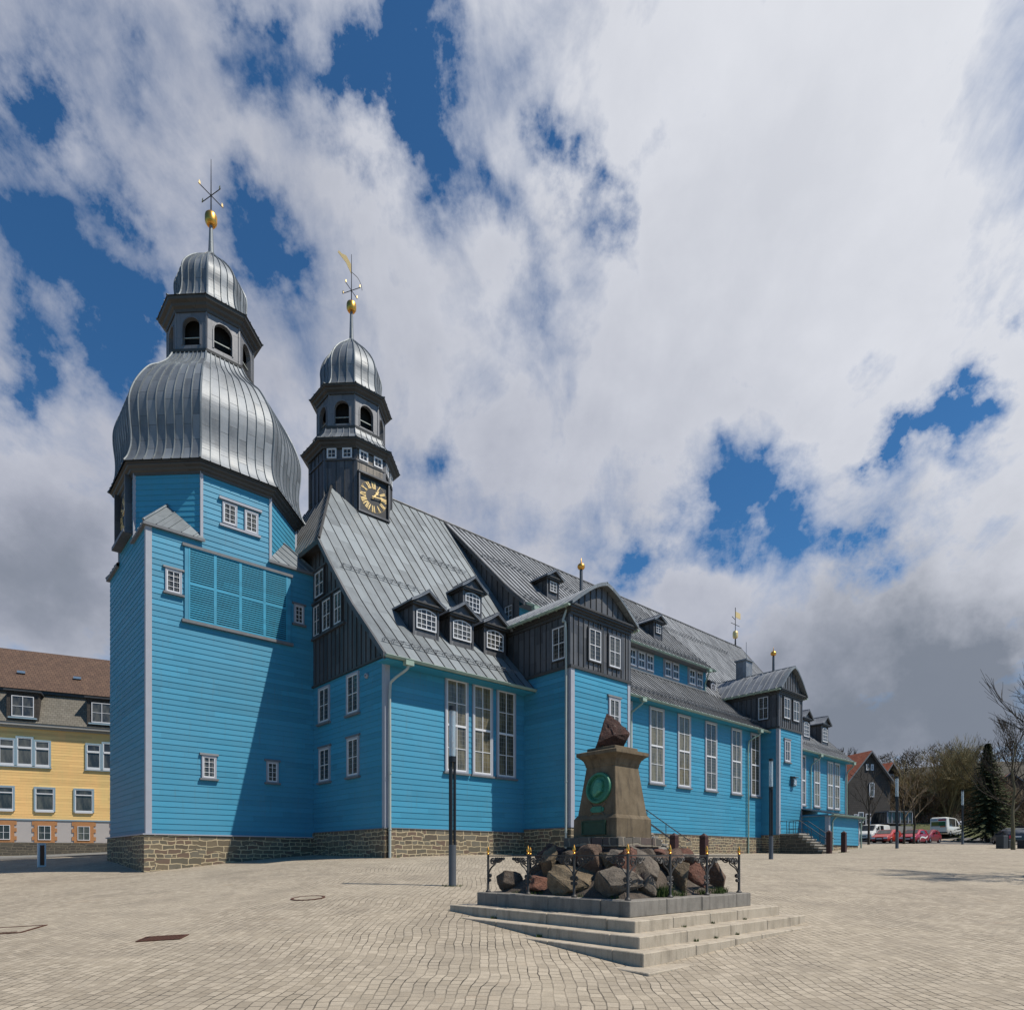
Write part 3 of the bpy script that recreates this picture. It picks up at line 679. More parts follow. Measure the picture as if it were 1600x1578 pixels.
# ---------- clocks
def clock(s, w, z, th, rad, hh, mm, frame):
    m = MB(); q = rad*1.06
    m.box(-q,q,-.06,0,-q*1.12,q*1.12,0)
    if frame:
        for a_ in ((-q-.12,-q,-q*1.2,q*1.2),(q,q+.12,-q*1.2,q*1.2)): m.box(a_[0],a_[1],-.3,0,a_[2],a_[3],1)
        m.box(-q-.2,q+.2,-.4,0,-q*1.2-.16,-q*1.2,1)
    else:
        for a_ in ((-q-.07,-q,-q*1.15,q*1.15),(q,q+.07,-q*1.15,q*1.15)): m.box(a_[0],a_[1],-.2,0,a_[2],a_[3],1)
        m.box(-q-.1,q+.1,-.24,0,-q*1.15-.1,-q*1.15,1); m.box(-q-.1,q+.1,-.24,0,q*1.15,q*1.15+.1,1)
    o = cpart(m, 'clock_face', ['dark_panel', 'zinc_wall']); o.location = (s,w,z); o.rotation_euler = (0,0,th)
    g = MB(); r0, r1 = rad*.56, rad*.98
    def bar(p, q_, wd, d=-.075):
        p = Vector((p[0],0,p[1])); q_ = Vector((q_[0],0,q_[1])); x = (q_-p).normalized(); nrm = Vector((-x.z,0,x.x))*wd/2
        y = Vector((0,d,0)); yb = Vector((0,-.058,0))
        g.hexa([p-nrm+yb,q_-nrm+yb,q_+nrm+yb,p+nrm+yb,p-nrm+y,q_-nrm+y,q_+nrm+y,p+nrm+y])
    for i, num in enumerate(('XII','I','II','III','IV','V','VI','VII','VIII','IX','X','XI')):
        a_ = R(30*i); U = Vector((math.sin(a_),math.cos(a_))); V = Vector((math.cos(a_),-math.sin(a_)))
        wd = {'I':.082,'V':.17,'X':.17}; tot = sum(wd[ch] for ch in num)*rad; x = -tot/2
        for ch in num:
            cw_ = wd[ch]*rad; xc = x+cw_/2; x += cw_
            P = lambda dx, rr: U*rr+V*dx
            if ch == 'I': bar(P(xc,r0),P(xc,r1),.056*rad)
            elif ch == 'V': bar(P(xc-cw_*.36,r1),P(xc,r0),.058*rad); bar(P(xc+cw_*.36,r1),P(xc,r0),.022*rad,-.078)
            else: bar(P(xc-cw_*.36,r1),P(xc+cw_*.36,r0),.058*rad); bar(P(xc+cw_*.36,r1),P(xc-cw_*.36,r0),.022*rad,-.078)
    for k in range(60):
        a_ = R(6*k+3); bar((math.sin(a_)*rad*.985,math.cos(a_)*rad*.985),(math.sin(a_)*rad*1.01,math.cos(a_)*rad*1.01),.03*rad)
    g.build('numeral_ring', 'gold_leaf', o)
    for L, a_, wd, d in ((.62,R(30*(hh+mm/60)),.12,-.11),(.93,R(6*mm),.075,-.14)):
        g = MB(); U = Vector((math.sin(a_),0,math.cos(a_))); V = Vector((U.z,0,-U.x)); pts = [(-.16,wd*.3),(0,wd*.55),(L*.45,wd*.35),(L*.62,wd),(L*.72,wd*.5),(L,.012)]
        pl = [U*p[0]*rad+V*p[1]*rad for p in pts]+[U*p[0]*rad-V*p[1]*rad for p in pts[::-1]]
        y0, y1 = Vector((0,d,0)), Vector((0,d-.02,0)); g.face([p+y1 for p in pl]); 
        for a1, b1 in zip(pl, pl[1:]+pl[:1]): g.face([a1+y0,b1+y0,b1+y1,a1+y1])
        g.build('clock_hand', 'gold_leaf', o)
    return o
clock(-7.58, 10.78, 16.3, -math.pi/2, 1.0, 1, 14, True)

# tower windows and louvres
for a_ in ((-6.86,-6.19,11.66,12.70),(-1.05,-.53,11.68,12.64),(-5.36,-4.73,3.62,4.66),(-2.42,-1.84,3.66,4.68)):
    sw_(*a_, 6.99, cols=2, rows=4, casing=.07, lintel=True)
for a_ in ((-4.46,-3.80,15.5,16.5),(-3.46,-2.82,15.45,16.45)): sw_(*a_, 6.99, cols=2, rows=4, casing=.07, sill=False)
m = MB(); m.obox((0,6.99),S_T,S_N,-4.62,-2.66,0,.14,16.55,16.66); cpart(m,'window_lintel','grey_trim'); m = MB(); m.obox((0,6.99),S_T,S_N,-4.58,-2.70,0,.10,15.34,15.44); cpart(m, 'window_sill', 'grey_trim')
fr = MB()
L0, L1, Z0, Z1 = -6.08, -1.24, 10.62, 13.88
for a_ in ((L0,L0+.16,Z0,Z1),(L1-.16,L1,Z0,Z1)): fr.obox((0,6.99),S_T,S_N,a_[0],a_[1],0,.09,a_[2],a_[3])
lf = cpart(fr, 'louvre_frame', 'blue_siding')
m = MB(); m.obox((0,6.99),S_T,S_N,L0-.1,L1+.1,0,.14,Z1,Z1+.13); m.build('louvre_lintel','grey_wood',lf); m = MB(); m.obox((0,6.99),S_T,S_N,L0-.12,L1+.12,0,.17,Z0-.13,Z0); m.build('louvre_sill','grey_wood',lf)
pw = (L1-L0-.32)/4
for i in range(4):
    m = MB(); a_ = L0+.16+i*pw; b_ = a_+pw
    for q in ((a_,a_+.06,Z0,Z1),(b_-.06,b_,Z0,Z1),(a_+.06,b_-.06,Z0,Z0+.06),(a_+.06,b_-.06,Z1-.06,Z1),(a_+.06,b_-.06,12.2,12.3)): m.obox((0,6.99),S_T,S_N,q[0],q[1],0,.10,q[2],q[3])
    for zz0, zz1 in ((Z0+.06,12.2),(12.3,Z1-.06)):
        k = zz0; st = (zz1-zz0)/15
        for j in range(15):
            z = zz0+j*st
            m.hexa([(a_+.06,6.985,z+st*.75),(b_-.06,6.985,z+st*.75),(b_-.06,6.90,z+.0),(a_+.06,6.90,z+.0),(a_+.06,6.985,z+st*.96),(b_-.06,6.985,z+st*.96),(b_-.06,6.90,z+st*.5),(a_+.06,6.90,z+st*.5)])
    m.build('louvre_shutter','blue_shutter',lf)
m = MB(); m.obox((0,6.99),S_T,S_N,L0+.16,L1-.16,.02,.034,Z0,Z1); m.build('louvre_back','dark_core',lf)

# ---------- main walls
m = MB(); m.siding((0,0),S_T,S_N,rect(0,8.14,1.28,8.6)); m.siding((0,0),W_T,W_N,rect(-7.0,0,1.28,8.62)); cpart(m,'west_wall','blue_siding')
m = MB(); m.siding((0,0),S_T,S_N,rect(12.58,33.1,1.52,9.75)); cpart(m,'nave_wall','blue_siding')
m = MB(); m.siding((0,0),S_T,S_N,rect(36.9,49.5,1.52,9.2)); m.siding((49.5,0),E_T,E_N,rect(0,21.56,1.52,9.2)); cpart(m,'choir_wall','blue_siding')
m = MB(); m.siding((0,21.56),N_T,N_N,rect(-49.5,0,1.28,9)); m.siding((0,0),W_T,W_N,rect(-21.56,-14.5,1.28,8.62)); cpart(m,'north_wall','blue_siding')
PROF = [(-.76,8.5),(.68,10.01),(2.08,11.43),(4.15,13.9),(5.39,15.5),(10.78,22.35)]
PE = [(-.62,8.98),(1.0,10.45),(2.5,12.0),(4.15,13.9),(5.39,15.5),(10.78,22.35)]
PA = [(-.62,9.68),(1.2,11.05),(3.6,13.14)]
PC = [(2.86,14.72),(4.2,15.85),(10.78,22.35)]
def pz(pr, w):
    xs = [p[0] for p in pr]; return float(np.interp(w, xs, [p[1] for p in pr])) if w >= xs[0] else pr[0][1]
g = [(-w, z-.1) for w, z in PROF[:-1] if w > 0]
poly = [(0,8.66),(0,9.15)]+g+[(-21.56-u, z) for u, z in g[::-1]]+[(-21.56,9.15),(-21.56,8.66)]
m = MB(); m.seamwall((-.02,0),W_T,W_N,poly[::-1],.42); m.obox((-.02,0),W_T,W_N,-21.56,.06,0,.1,8.60,8.68,1); cpart(m,'gable_wall',['zinc_wall','zinc_cornice'])
m = MB(); poly = [(0,9.1)]+[(w, z-.1) for w, z in PE if w > 0]+[(21.56-w, z-.1) for w, z in PE[::-1][1:] if w > 0]+[(21.56,9.1)]
m.seamwall((49.5,0),E_T,E_N,poly,.5); cpart(m,'east_gable',['zinc_wall','zinc_cornice'])

# ---------- roofs
def roof(name, pr, s0, s1, wmin, wmax, pitch=.6, mat='zinc_roof', nt=9, rib=.035, parent=None, th=.1, rw=.016):
    n = max(1, round((s1-s0)/pitch)); m = MB(); us = lin(s0, s1, n)
    def fn(u, t):
        a_, b_ = wmin(u), wmax(u); 
        # put the samples on the profile's own breaks
        br = [a_]+[p[0] for p in pr if a_ < p[0] < b_]+[b_]
        k = t*(len(br)-1); i = min(int(k), len(br)-2); w = br[i]+(br[i+1]-br[i])*(k-i) if False else a_+(b_-a_)*t
        return (u, w, pz(pr, w))
    m.sheet(fn, us, lin(0,1,nt), 0, rib, rw, 1, pitch)
    # underside
    for a_, b_ in zip(us, us[1:]):
        ts = lin(0,1,nt)
        for t0, t1 in zip(ts, ts[1:]):
            q = [fn(a_,t0),fn(a_,t1),fn(b_,t1),fn(b_,t0)]; m.face([(p[0],p[1]+.02,p[2]-th) for p in q], 1)
        q0, q1 = fn(a_,0), fn(b_,0); m.face([q0,q1,(q1[0],q1[1]+.02,q1[2]-th),(q0[0],q0[1]+.02,q0[2]-th)],1)
    return cpart(m, name, [mat, 'zinc_cornice'], parent)
HS = 3.0
def hipw(s): return min(10.78, 5.39+(s+.45)/(HS+.45)*5.39)
roof('main_roof', PROF, -.45, 8.1, lambda s: -.76, hipw)
roof('main_roof', PROF, 8.1, 11.0, lambda s: .3, lambda s: 10.78)
roof('nave_roof', PC, 10.85, 31.1, lambda s: 2.86, lambda s: 10.78, .5, 'zinc_aisle', rw=.032, rib=.05)
roof('aisle_roof', PA, 12.58, 33.1, lambda s: -.62, lambda s: 3.6, .45, 'zinc_aisle', rw=.03, rib=.05)
roof('choir_roof', PE, 31.0, 33.2, lambda s: 3.2, lambda s: 10.78, .42, 'zinc_aisle')
roof('choir_roof', PE, 33.1, 37.0, lambda s: .2, lambda s: 10.78, .42, 'zinc_aisle')
roof('choir_roof', PE, 37.0, 49.75, lambda s: -.62, lambda s: 10.78, .42, 'zinc_aisle')
m = MB()   # hipped end over the west gable
def hf(u, t):
    st = -.5+(HS+.5)*(1-abs(u-10.78)/5.42); s = -.5+(st+.5)*t; return (s, u, 15.45+(s+.5)/(HS+.5)*6.9)
m.sheet(hf, lin(5.39,16.17,20), [0,.35,.7,1], 0, .035, .02, 1, .55, flip=True)
m.face([(-.5,5.3,15.42),(-.5,16.2,15.42),(0,16.2,15.3),(0,5.3,15.3)],1); m.box(-.56,-.48,5.3,16.26,15.22,15.47,1)
m.tube([(-.47,5.36,15.53),(HS,10.76,22.4)], .07, 6, 1, False)
cpart(m,'hip_roof',['zinc_roof','zinc_cornice'])
m = MB()   # north slopes
NP = [(21.56-w, z) for w, z in PROF]
for a_, b_ in zip(NP, NP[1:]): m.face([(-.45,a_[0],a_[1]),(-.45,b_[0],b_[1]),(49.75,b_[0],b_[1]),(49.75,a_[0],a_[1])][::-1] if b_[1] < 20 else [(-.45,a_[0],a_[1]),(HS,b_[0],b_[1]),(49.75,b_[0],b_[1]),(49.75,a_[0],a_[1])][::-1])
cpart(m,'north_roof','zinc_roof')
m = MB(); m.tube([(HS-.2,10.78,22.36),(49.8,10.78,22.36)], .085, 8); cpart(m,'ridge_cap','zinc_wall')
def barge(name, pr, s, wa, wb, dep=.3, mat='zinc_wall', face=-1):
    m = MB(); ws = lin(wa, wb, 14)
    for a_, b_ in zip(ws, ws[1:]):
        za, zb = pz(pr,a_)+.05, pz(pr,b_)+.05
        m.hexa([(s-.05,a_,za-dep),(s+.05,a_,za-dep),(s+.05,b_,zb-dep),(s-.05,b_,zb-dep),(s-.05,a_,za),(s+.05,a_,za),(s+.05,b_,zb),(s-.05,b_,zb)])
        m.face([(s,a_,za-dep*.8),(s,b_,zb-dep*.8),(s-face*.45,b_,zb-dep*.8),(s-face*.45,a_,za-dep*.8)])
    return cpart(m,name,mat)
barge('barge_board', PROF, -.5, -.76, 5.39); barge('barge_board', PC, 10.82, 2.86, 10.6, .28); barge('barge_board', PC, 31.12, 2.86, 10.6, .28, face=1); barge('barge_board', PE, 49.8, -.62, 10.7, .3, face=1)
# cheek of the raised nave roof
m = MB(); poly = []
ws = lin(3.5, 10.7, 12); up = [(-w, pz(PC,w)-.05) for w in ws]; lo = [(-w, min(pz(PROF,w)-.1, pz(PC,w)-.06)) for w in ws]
m.seamwall((11.0,0),W_T,W_N,up+lo[::-1],.5); cpart(m,'roof_cheek',['zinc_wall','zinc_cornice']); m = MB(); up2 = [(w, pz(PC,w)-.05) for w in ws]; lo2 = [(w, min(pz(PE,w)-.1, pz(PC,w)-.06)) for w in ws]
m.seamwall((31.0,0),E_T,E_N,lo2+up2[::-1],.5)
cpart(m,'roof_cheek',['zinc_wall','zinc_cornice'])
window(church, 10.99, 4.35, 13.95, -math.pi/2, .78, 1.0, 2, 3, .06, 'zinc_wall', 'glass', sill=False)
# clerestory
m = MB(); m.siding((0,3.5),S_T,S_N,rect(11.0,31.0,12.9,14.95)); cpart(m,'clerestory_wall','blue_siding')
m = MB(); m.obox((0,3.5),S_T,S_N,11,31,0,.14,12.98,13.1); m.obox((0,3.5),S_T,S_N,11,31,0,.62,14.58,14.66); cpart(m,'clerestory_trim','grey_wood')
for gset in (((18.9,19.75),(20.0,20.85),(21.1,21.95),(22.15,22.98),(23.15,23.98)),((25.35,26.15),(26.35,27.15)),((28.5,29.35),(29.55,30.4))):
    for a_, b_ in gset: sw_(a_, b_, 13.28, 14.45, 3.46, cols=2, rows=2, casing=.07, heavy=True, sill=False)
    m = MB(); m.obox((0,3.5),S_T,S_N,gset[0][0]-.1,gset[-1][1]+.1,0,.045,13.2,14.55); cpart(m,'window_surround','grey_trim')
# ---------- gutters, downpipes, soffits
def gutter(s0, s1, w, z, hop=(), mat='copper_green'):
    m = MB(); n = 8
    arc = [(w+.1*math.cos(math.pi+math.pi*i/n), z+.1*math.sin(math.pi+math.pi*i/n)) for i in range(n+1)]
    for (w0,z0),(w1,z1) in zip(arc, arc[1:]): m.face([(s0,w0,z0),(s1,w0,z0),(s1,w1,z1),(s0,w1,z1)])
    m.tube([(s0,w-.1,z),(s1,w-.1,z)], .018, 6)
    for s in (s0, s1): m.face([(s,a_,b_) for a_, b_ in arc])
    k = s0+.3
    while k < s1: m.tube([(k,w-.11,z+.02),(k,w+.14,z+.1)], .012, 4, 0); k += .9
    for h in hop: m.box(h-.2,h+.2,w-.13,w+.12,z-.26,z-.06)
    cpart(m,'gutter',mat)
def downpipe(pts, mat='copper_green', r=.06):
    P_ = spl([tuple(p) for p in pts], 4); m = MB(); m.tube(P_, r, 10)
    z = pts[-1][2]+1.2; top = pts[-2][2]
    while z < top-.2: m.lathe([(r*1.35,z),(r*1.35,z+.05)], 10, (pts[-1][0],pts[-1][1])); z += 2.4
    cpart(m,'downpipe',mat,smooth=True)
gutter(-.5,8.12,-.86,8.42,(.62,)); downpipe([(.62,-.86,8.2),(.55,-.8,8.0),(.2,-.32,7.6),(.13,-.17,7.2),(.13,-.16,5),(.13,-.16,0)],'pale_pipe')
gutter(12.7,33.4,-.72,9.6,(17.2,31.6)); downpipe([(17.2,-.72,9.4),(17.1,-.68,9.2),(16.8,-.3,8.8),(16.75,-.15,8.4),(16.75,-.15,5),(16.75,-.15,.1)]); downpipe([(31.6,-.72,9.4),(31.5,-.68,9.2),(31.0,-.3,8.8),(30.85,-.15,8.3),(30.85,-.15,5),(30.85,-.15,.3)])
gutter(37.1,49.8,-.72,8.9,(42.2,49.4)); downpipe([(42.2,-.72,8.7),(42.1,-.66,8.5),(41.7,-.3,8.1),(41.6,-.15,7.6),(41.6,-.15,5),(41.6,-.15,4.0)]); downpipe([(49.4,-.72,8.7),(49.4,-.66,8.5),(49.3,-.3,8.1),(49.3,-.15,7.6),(49.3,-.15,5),(49.3,-.15,.9)])
gutter(10.9,31.2,2.76,14.62,(11.6,30.3)); downpipe([(30.3,2.76,14.4),(30.3,2.85,14.2),(30.6,3.2,13.9),(30.7,3.38,13.6),(30.7,3.38,13.3),(30.7,3.38,13.05)])
m = MB(); m.box(-.4,8.1,-.75,.0,8.28,8.34); m.box(12.6,33.1,-.62,0,9.5,9.56); m.box(37,49.7,-.62,0,8.78,8.84); cpart(m,'eaves_soffit','blue_shutter')
def snowguard(pr, s0, s1, w):
    m = MB(); z = pz(pr,w); e = .05; sl = math.atan2(pz(pr,w+e)-pz(pr,w-e),2*e); nx, nz = -math.sin(sl), math.cos(sl)
    for h in (.09,.2): m.tube([(s0,w+nx*h,z+nz*h),(s1,w+nx*h,z+nz*h)], .014, 4)
    k = s0+.1
    while k < s1:
        m.tube([(k,w,z),(k,w+nx*.24,z+nz*.24)], .016, 4); m.tube([(k,w+.2*math.cos(sl),z+.2*math.sin(sl)),(k,w+nx*.22,z+nz*.22)], .012, 4)
        m.tube([(k,w+nx*.2,z+nz*.2),(k+.22,w+nx*.09,z+nz*.09)], .01, 4); m.tube([(k+.22,w+nx*.09,z+nz*.09),(k+.45,w+nx*.2,z+nz*.2)], .01, 4); k += .45
    cpart(m,'snow_guard','zinc_aisle')
snowguard(PROF,-.2,7.4,-.05); snowguard(PROF,.0,4.3,4.1); snowguard(PROF,6.2,9.4,6.6); snowguard(PROF,4.2,5.6,3.4); snowguard(PROF,7.6,8.9,2.1)
snowguard(PC,11.2,30.8,3.4); snowguard(PC,11.2,20,7.3); snowguard(PC,22,30.8,7.3); snowguard(PA,12.8,33,.3); snowguard(PE,31.4,34,6.0); snowguard(PE,37.6,49.5,.2); snowguard(PE,31.4,44,9.0)
for s, w in ((3.2,7.6),(5.7,7.3),(7.4,8.7),(9.3,8.9)):
    pass

# ---------- tall windows
for a_, b_ in ((3.12,4.46),(4.72,5.98),(6.24,7.5)): sw_(a_,b_,3.98,8.36,0,cols=2,rows=4,casing=.1,heavy=True,glassm='glass_hall')
for a_, b_ in ((15.6,17.0),(18.73,20.3),(21.8,23.32),(25.1,26.62),(28.57,30.05),(31.38,32.85)): sw_(a_,b_,4.65,9.44,0,cols=2,rows=4,casing=.12,heavy=True,glassm='glass_hall')
for a_, b_ in ((39.65,40.78),(42.4,43.6),(45.18,46.42),(46.7,47.9)): sw_(a_,b_,4.42,8.68,0,cols=2,rows=4,casing=.1,heavy=True,glassm='glass_hall')
for a_, b_, c_, d_, li in ((5.12,6.33,6.66,8.45,0),(2.22,3.38,6.62,8.5,0),(5.08,6.27,3.74,5.45,1),(2.22,3.34,3.74,5.55,1)): ww_(a_,b_,c_,d_,0,cols=2,rows=2,casing=.09,lintel=bool(li))
for a_, b_, c_, d_ in ((5.62,6.7,12.98,14.35),(6.05,6.85,11.1,12.7),(4.87,5.85,11.1,12.7),(3.76,4.62,11.1,12.7)): ww_(a_,b_,c_,d_,-.04,cols=2,rows=2,casing=.07,trim='zinc_wall',sill=False)
m = MB(); m.obox((-.02,0),W_T,W_N,-7.0,-3.4,0,.12,12.76,12.86); m.obox((-.02,0),W_T,W_N,-7.0,-3.55,0,.13,10.98,11.08); m.obox((-.02,0),W_T,W_N,-6.9,-5.4,0,.12,14.38,14.46); cpart(m,'window_band','zinc_wall')
m = MB(); m.lathe([(.12,-.0),(.12,.06),(.1,.1),(.05,.1)],14); o = cpart(m,'vent_pipe','grey_trim'); o.location = (-.03,1.5,8.1); o.rotation_euler = (0,-math.pi/2,0)

# ---------- dormers
def dormer(s, wf, pr, W, H, rise, ww, wh, cols, rows, arch=True, zb=.0, mat='zinc_aisle'):
    z0 = pz(pr, wf); m = MB(); h = H; sl = (pz(pr,wf+1.5)-pz(pr,wf))/1.5
    def yr(z): return (z)/sl
    fl = .1
    # front with flared foot, sides
    m.face([(-W/2-fl,-.04,-.15),(W/2+fl,-.04,-.15),(W/2,0,.35),(-W/2,0,.35)],0,[(-W/2,0),(W/2,0),(W/2,.4),(-W/2,.4)])
    m.face([(-W/2,0,.35),(W/2,0,.35),(W/2,0,h),(-W/2,0,h)],0,[(-W/2,.4),(W/2,.4),(W/2,h),(-W/2,h)])
    for sg in (-1,1):
        m.face([(sg*W/2,0,-.1),(sg*W/2,0,h),(sg*W/2,yr(h)+.3,h),(sg*W/2,yr(.3),.2)],0)
        k = .4
        while k < yr(h)-.1: m.box(sg*W/2-.02,sg*W/2+.02,k-.015,k+.015,sl*k-.1,h,1); k += .42
        m.box(sg*(W/2)-.05,sg*(W/2)+.05,-.05,.05,-.1,h,0)
    # cornice
    m.box(-W/2-.16,W/2+.16,-.2,yr(h)+.2,h-.02,h+.07,1); m.box(-W/2-.22,W/2+.22,-.27,yr(h)+.3,h+.07,h+.14,1)
    m.face([(-W/2-.1,-.14,h+.14),(W/2+.1,-.14,h+.14),(0,-.14,h+.1+rise)],0)
    o = cpart(m,'dormer',['zinc_wall','zinc_cornice']); o.location = (s,wf,z0)
    r = MB(); E_ = W/2+.3; back = yr(h+rise)+.4
    for sg in (-1,1):
        def fn(u, t, sg=sg):
            x = E_*(1-t); z = h+.13+rise*(t**1.15); y0 = -.34; yb = yr(h+.1+rise*t)+.15
            return (sg*x, y0+(yb-y0)*u, z)
        r.sheet(fn, lin(0,1,5), [0,.35,.7,1], 0, .028, .018, 0, .5, flip=(sg>0))
        ts = [0,.35,.7,1]
        for a_, b_ in zip(ts, ts[1:]):
            p, q = Vector(fn(0,a_)), Vector(fn(0,b_)); d = Vector((0,0,-.1)); e = Vector((0,.1,0)); r.hexa([p+d,q+d,q+d+e,p+d+e,p+Vector((0,0,.03)),q+Vector((0,0,.03)),q+e+Vector((0,0,.03)),p+e+Vector((0,0,.03))],0)
        p, q = Vector(fn(0,0)), Vector(fn(1,0)); r.face([p,q,q-Vector((0,0,.09)),p-Vector((0,0,.09))],0)
    r.tube([(0,-.36,h+.14+rise),(0,back,h+.14+rise)], .04, 6, 0)
    r.build('dormer_roof', mat, o)
    window(o, 0, -.012, .28+zb, 0, ww, wh, cols, rows, .0 if arch else .05, 'zinc_wall', 'glass_plain' , arch=arch, sill=False)
    return o
for s in (2.76,4.86,6.98): dormer(s, 1.0, PROF, 1.36, 1.36, .62, 1.12, .98, 4, 4, zb=.02)
dormer(7.5, 3.5, PROF, 1.2, 1.36, .66, 1.0, 1.0, 4, 4, zb=.02)
dormer(15.3, 5.0, PC, 1.0, 1.2, .48, .72, .72, 2, 3, False, .14)
dormer(26.7, 5.0, PC, 1.0, 1.2, .48, .72, .72, 2, 3, False, .14)
dormer(43.2, 1.0, PE, 1.4, 1.75, .75, 1.1, 1.3, 4, 4); dormer(47.1, 1.0, PE, 1.4, 1.75, .75, 1.1, 1.3, 4, 4)
# round-windowed dormer
m = MB(); s, w = 32.7, 3.9; z = pz(PE, w)
m.box(-.42,.42,0,1.0,-.3,.62,0); m.hexa([(-.55,-.12,.62),(.55,-.12,.62),(.55,1.5,1.05),(-.55,1.5,1.05),(-.55,-.12,.7),(.55,-.12,.7),(.55,1.5,1.12),(-.55,1.5,1.12)],1)
o = cpart(m,'dormer',['zinc_wall','zinc_aisle']); o.location = (s,w,z)
m = MB(); n = 20
for k in range(n):
    a0, a1 = 2*math.pi*k/n, 2*math.pi*(k+1)/n
    def pt(a_, r_, y): return (r_*math.cos(a_), y, .2+r_*math.sin(a_)*1.25)
    m.face([pt(a0,.22,-.05),pt(a1,.22,-.05),pt(a1,.34,-.05),pt(a0,.34,-.05)]); m.face([pt(a0,.34,-.05),pt(a1,.34,-.05),pt(a1,.34,0),pt(a0,.34,0)])
m.box(-.02,.02,-.05,-.01,-.08,.48); m.box(-.22,.22,-.05,-.01,.18,.22)
wo = m.build('window','grey_trim',o); m = MB(); m.face([(.25*math.cos(2*math.pi*k/n),-.008,.2+.3*math.sin(2*math.pi*k/n)) for k in range(n)]); m.build('pane','glass_plain',wo)

# ---------- turret over the west ridge
US, UW = 4.13, 10.78
m = MB(); r = 2.2
for k in range(8):
    o,t,n = octf(k, r, (US,UW)); h = K8*r
    m.seamwall(o,t,n,rect(-h,h,14.5,22.95),.48 if k != 6 else .44,0,1)
    m.obox(o,t,n,h-.1,h+.1,-.09,.03,14.5,22.9,0); m.obox(o,t,n,-h,h,0,.07,22.28,22.36,0)
cpart(m,'turret_wall',['zinc_wall','zinc_cornice'])
m = MB(); o,t,n = octf(6, r+.03, (US,UW)); h = K8*r
m.obox(o,t,n,-h+.1,h-.1,-.02,.0,18.2,22.9,0); cpart(m,'painted_sun_panel','zinc_painted_sun')  # paler, warmer zinc sheet: sunlight painted onto the south face
m = MB(); octring(m,(US,UW),[(2.1,22.92),(2.3,22.93),(2.34,23.02),(2.45,23.1),(2.49,23.18),(2.62,23.24),(2.64,23.32),(2.2,23.36)]); cpart(m,'turret_cornice','zinc_cornice'); m = MB(); octring(m,(US,UW),[(1.7,24.15),(2.02,24.18),(2.05,24.36),(1.8,24.42)]); cpart(m,'turret_sill','zinc_cornice'); m = MB(); octring(m,(US,UW),[(1.6,26.26),(1.87,26.27),(1.9,26.36),(2.02,26.44),(2.06,26.52),(2.16,26.57),(2.18,26.65),(1.4,26.7)]); cpart(m,'turret_cornice','zinc_cornice')
m = MB()
for k in range(8):
    n = (math.cos(k*math.pi/4), math.sin(k*math.pi/4)); t = (-n[1], n[0]); pr = [(2.68,23.32),(2.4,23.5),(2.12,23.9),(2.02,24.2)]
    m.sheet(lambda u, j, n=n, t=t: (US+n[0]*pr[j][0]+t[0]*u*pr[j][0]*K8, UW+n[1]*pr[j][0]+t[1]*u*pr[j][0]*K8, pr[j][1]), lin(-1,1,5), range(4), 0, .04, .02, 0, .45)
cpart(m,'turret_skirt_roof','zinc_dome')
lantern('turret_lantern',(US,UW),1.8,24.3,26.4,.42,24.62,25.5,'zinc_lantern')
dome('turret_dome',(US,UW),[(2.22,26.65),(1.84,26.85),(1.64,27.3),(1.6,27.9),(1.62,28.4),(1.52,28.9),(1.28,29.4),(.92,29.9),(.5,30.35),(.13,30.75)],3)
m = MB(); m.lathe([(.16,30.55),(.12,31.0),(.08,32.55)],12,(US,UW)); cpart(m,'spire_pole','zinc_roof',smooth=True)
m = MB(); m.lathe([(.05,32.45),(.2,32.49),(.27,32.6),(.285,32.7),(.285,32.88),(.26,32.98),(.16,33.07),(.03,33.1)],24,(US,UW)); cpart(m,'gilded_ball','gold',smooth=True)
m = MB(); m.tube([(US,UW,33.05),(US,UW,35.9)],.03,6,0,True,.014)
for a_ in (.5,.5+math.pi/2):
    dx, dy = math.cos(a_), math.sin(a_); m.tube([(US-dx*.62,UW-dy*.62,33.75),(US+dx*.62,UW+dy*.62,33.75)],.02,6)
    for sg in (-1,1):
        x, y = US+sg*dx*.58, UW+sg*dy*.58; m.box(x-.03,x+.03,y-.03,y+.03,33.76,33.9,1)
d = Vector((-.9,.45,0)).normalized(); c0 = Vector((US,UW,0))
q = [c0+d*.02+Vector((0,0,34.75)),c0+d*.32+Vector((0,0,35.35)),c0+d*.78+Vector((0,0,35.85)),c0+d*.72+Vector((0,0,35.95)),c0+d*.55+Vector((0,0,35.8)),c0+d*.3+Vector((0,0,35.75)),c0+d*.02+Vector((0,0,35.3))]
nn = Vector((d.y,-d.x,0))*.02
m.face([p+nn for p in q],1); m.face([p-nn for p in q][::-1],1)
for a_, b_ in zip(q, q[1:]+q[:1]): m.face([a_+nn,b_+nn,b_-nn,a_-nn],1)
m.tube(spl([tuple(c0-d*t+Vector((0,0,z))) for t, z in ((0,34.85),(.35,34.6),(.55,34.25),(.62,33.9))],4),.016,5,0)
cpart(m,'weathervane',['black_iron','gold_leaf'])
clock(US+.16, UW-2.23, 20.55, 0, .86, 1, 14, False)
oS = (UW-2.2)
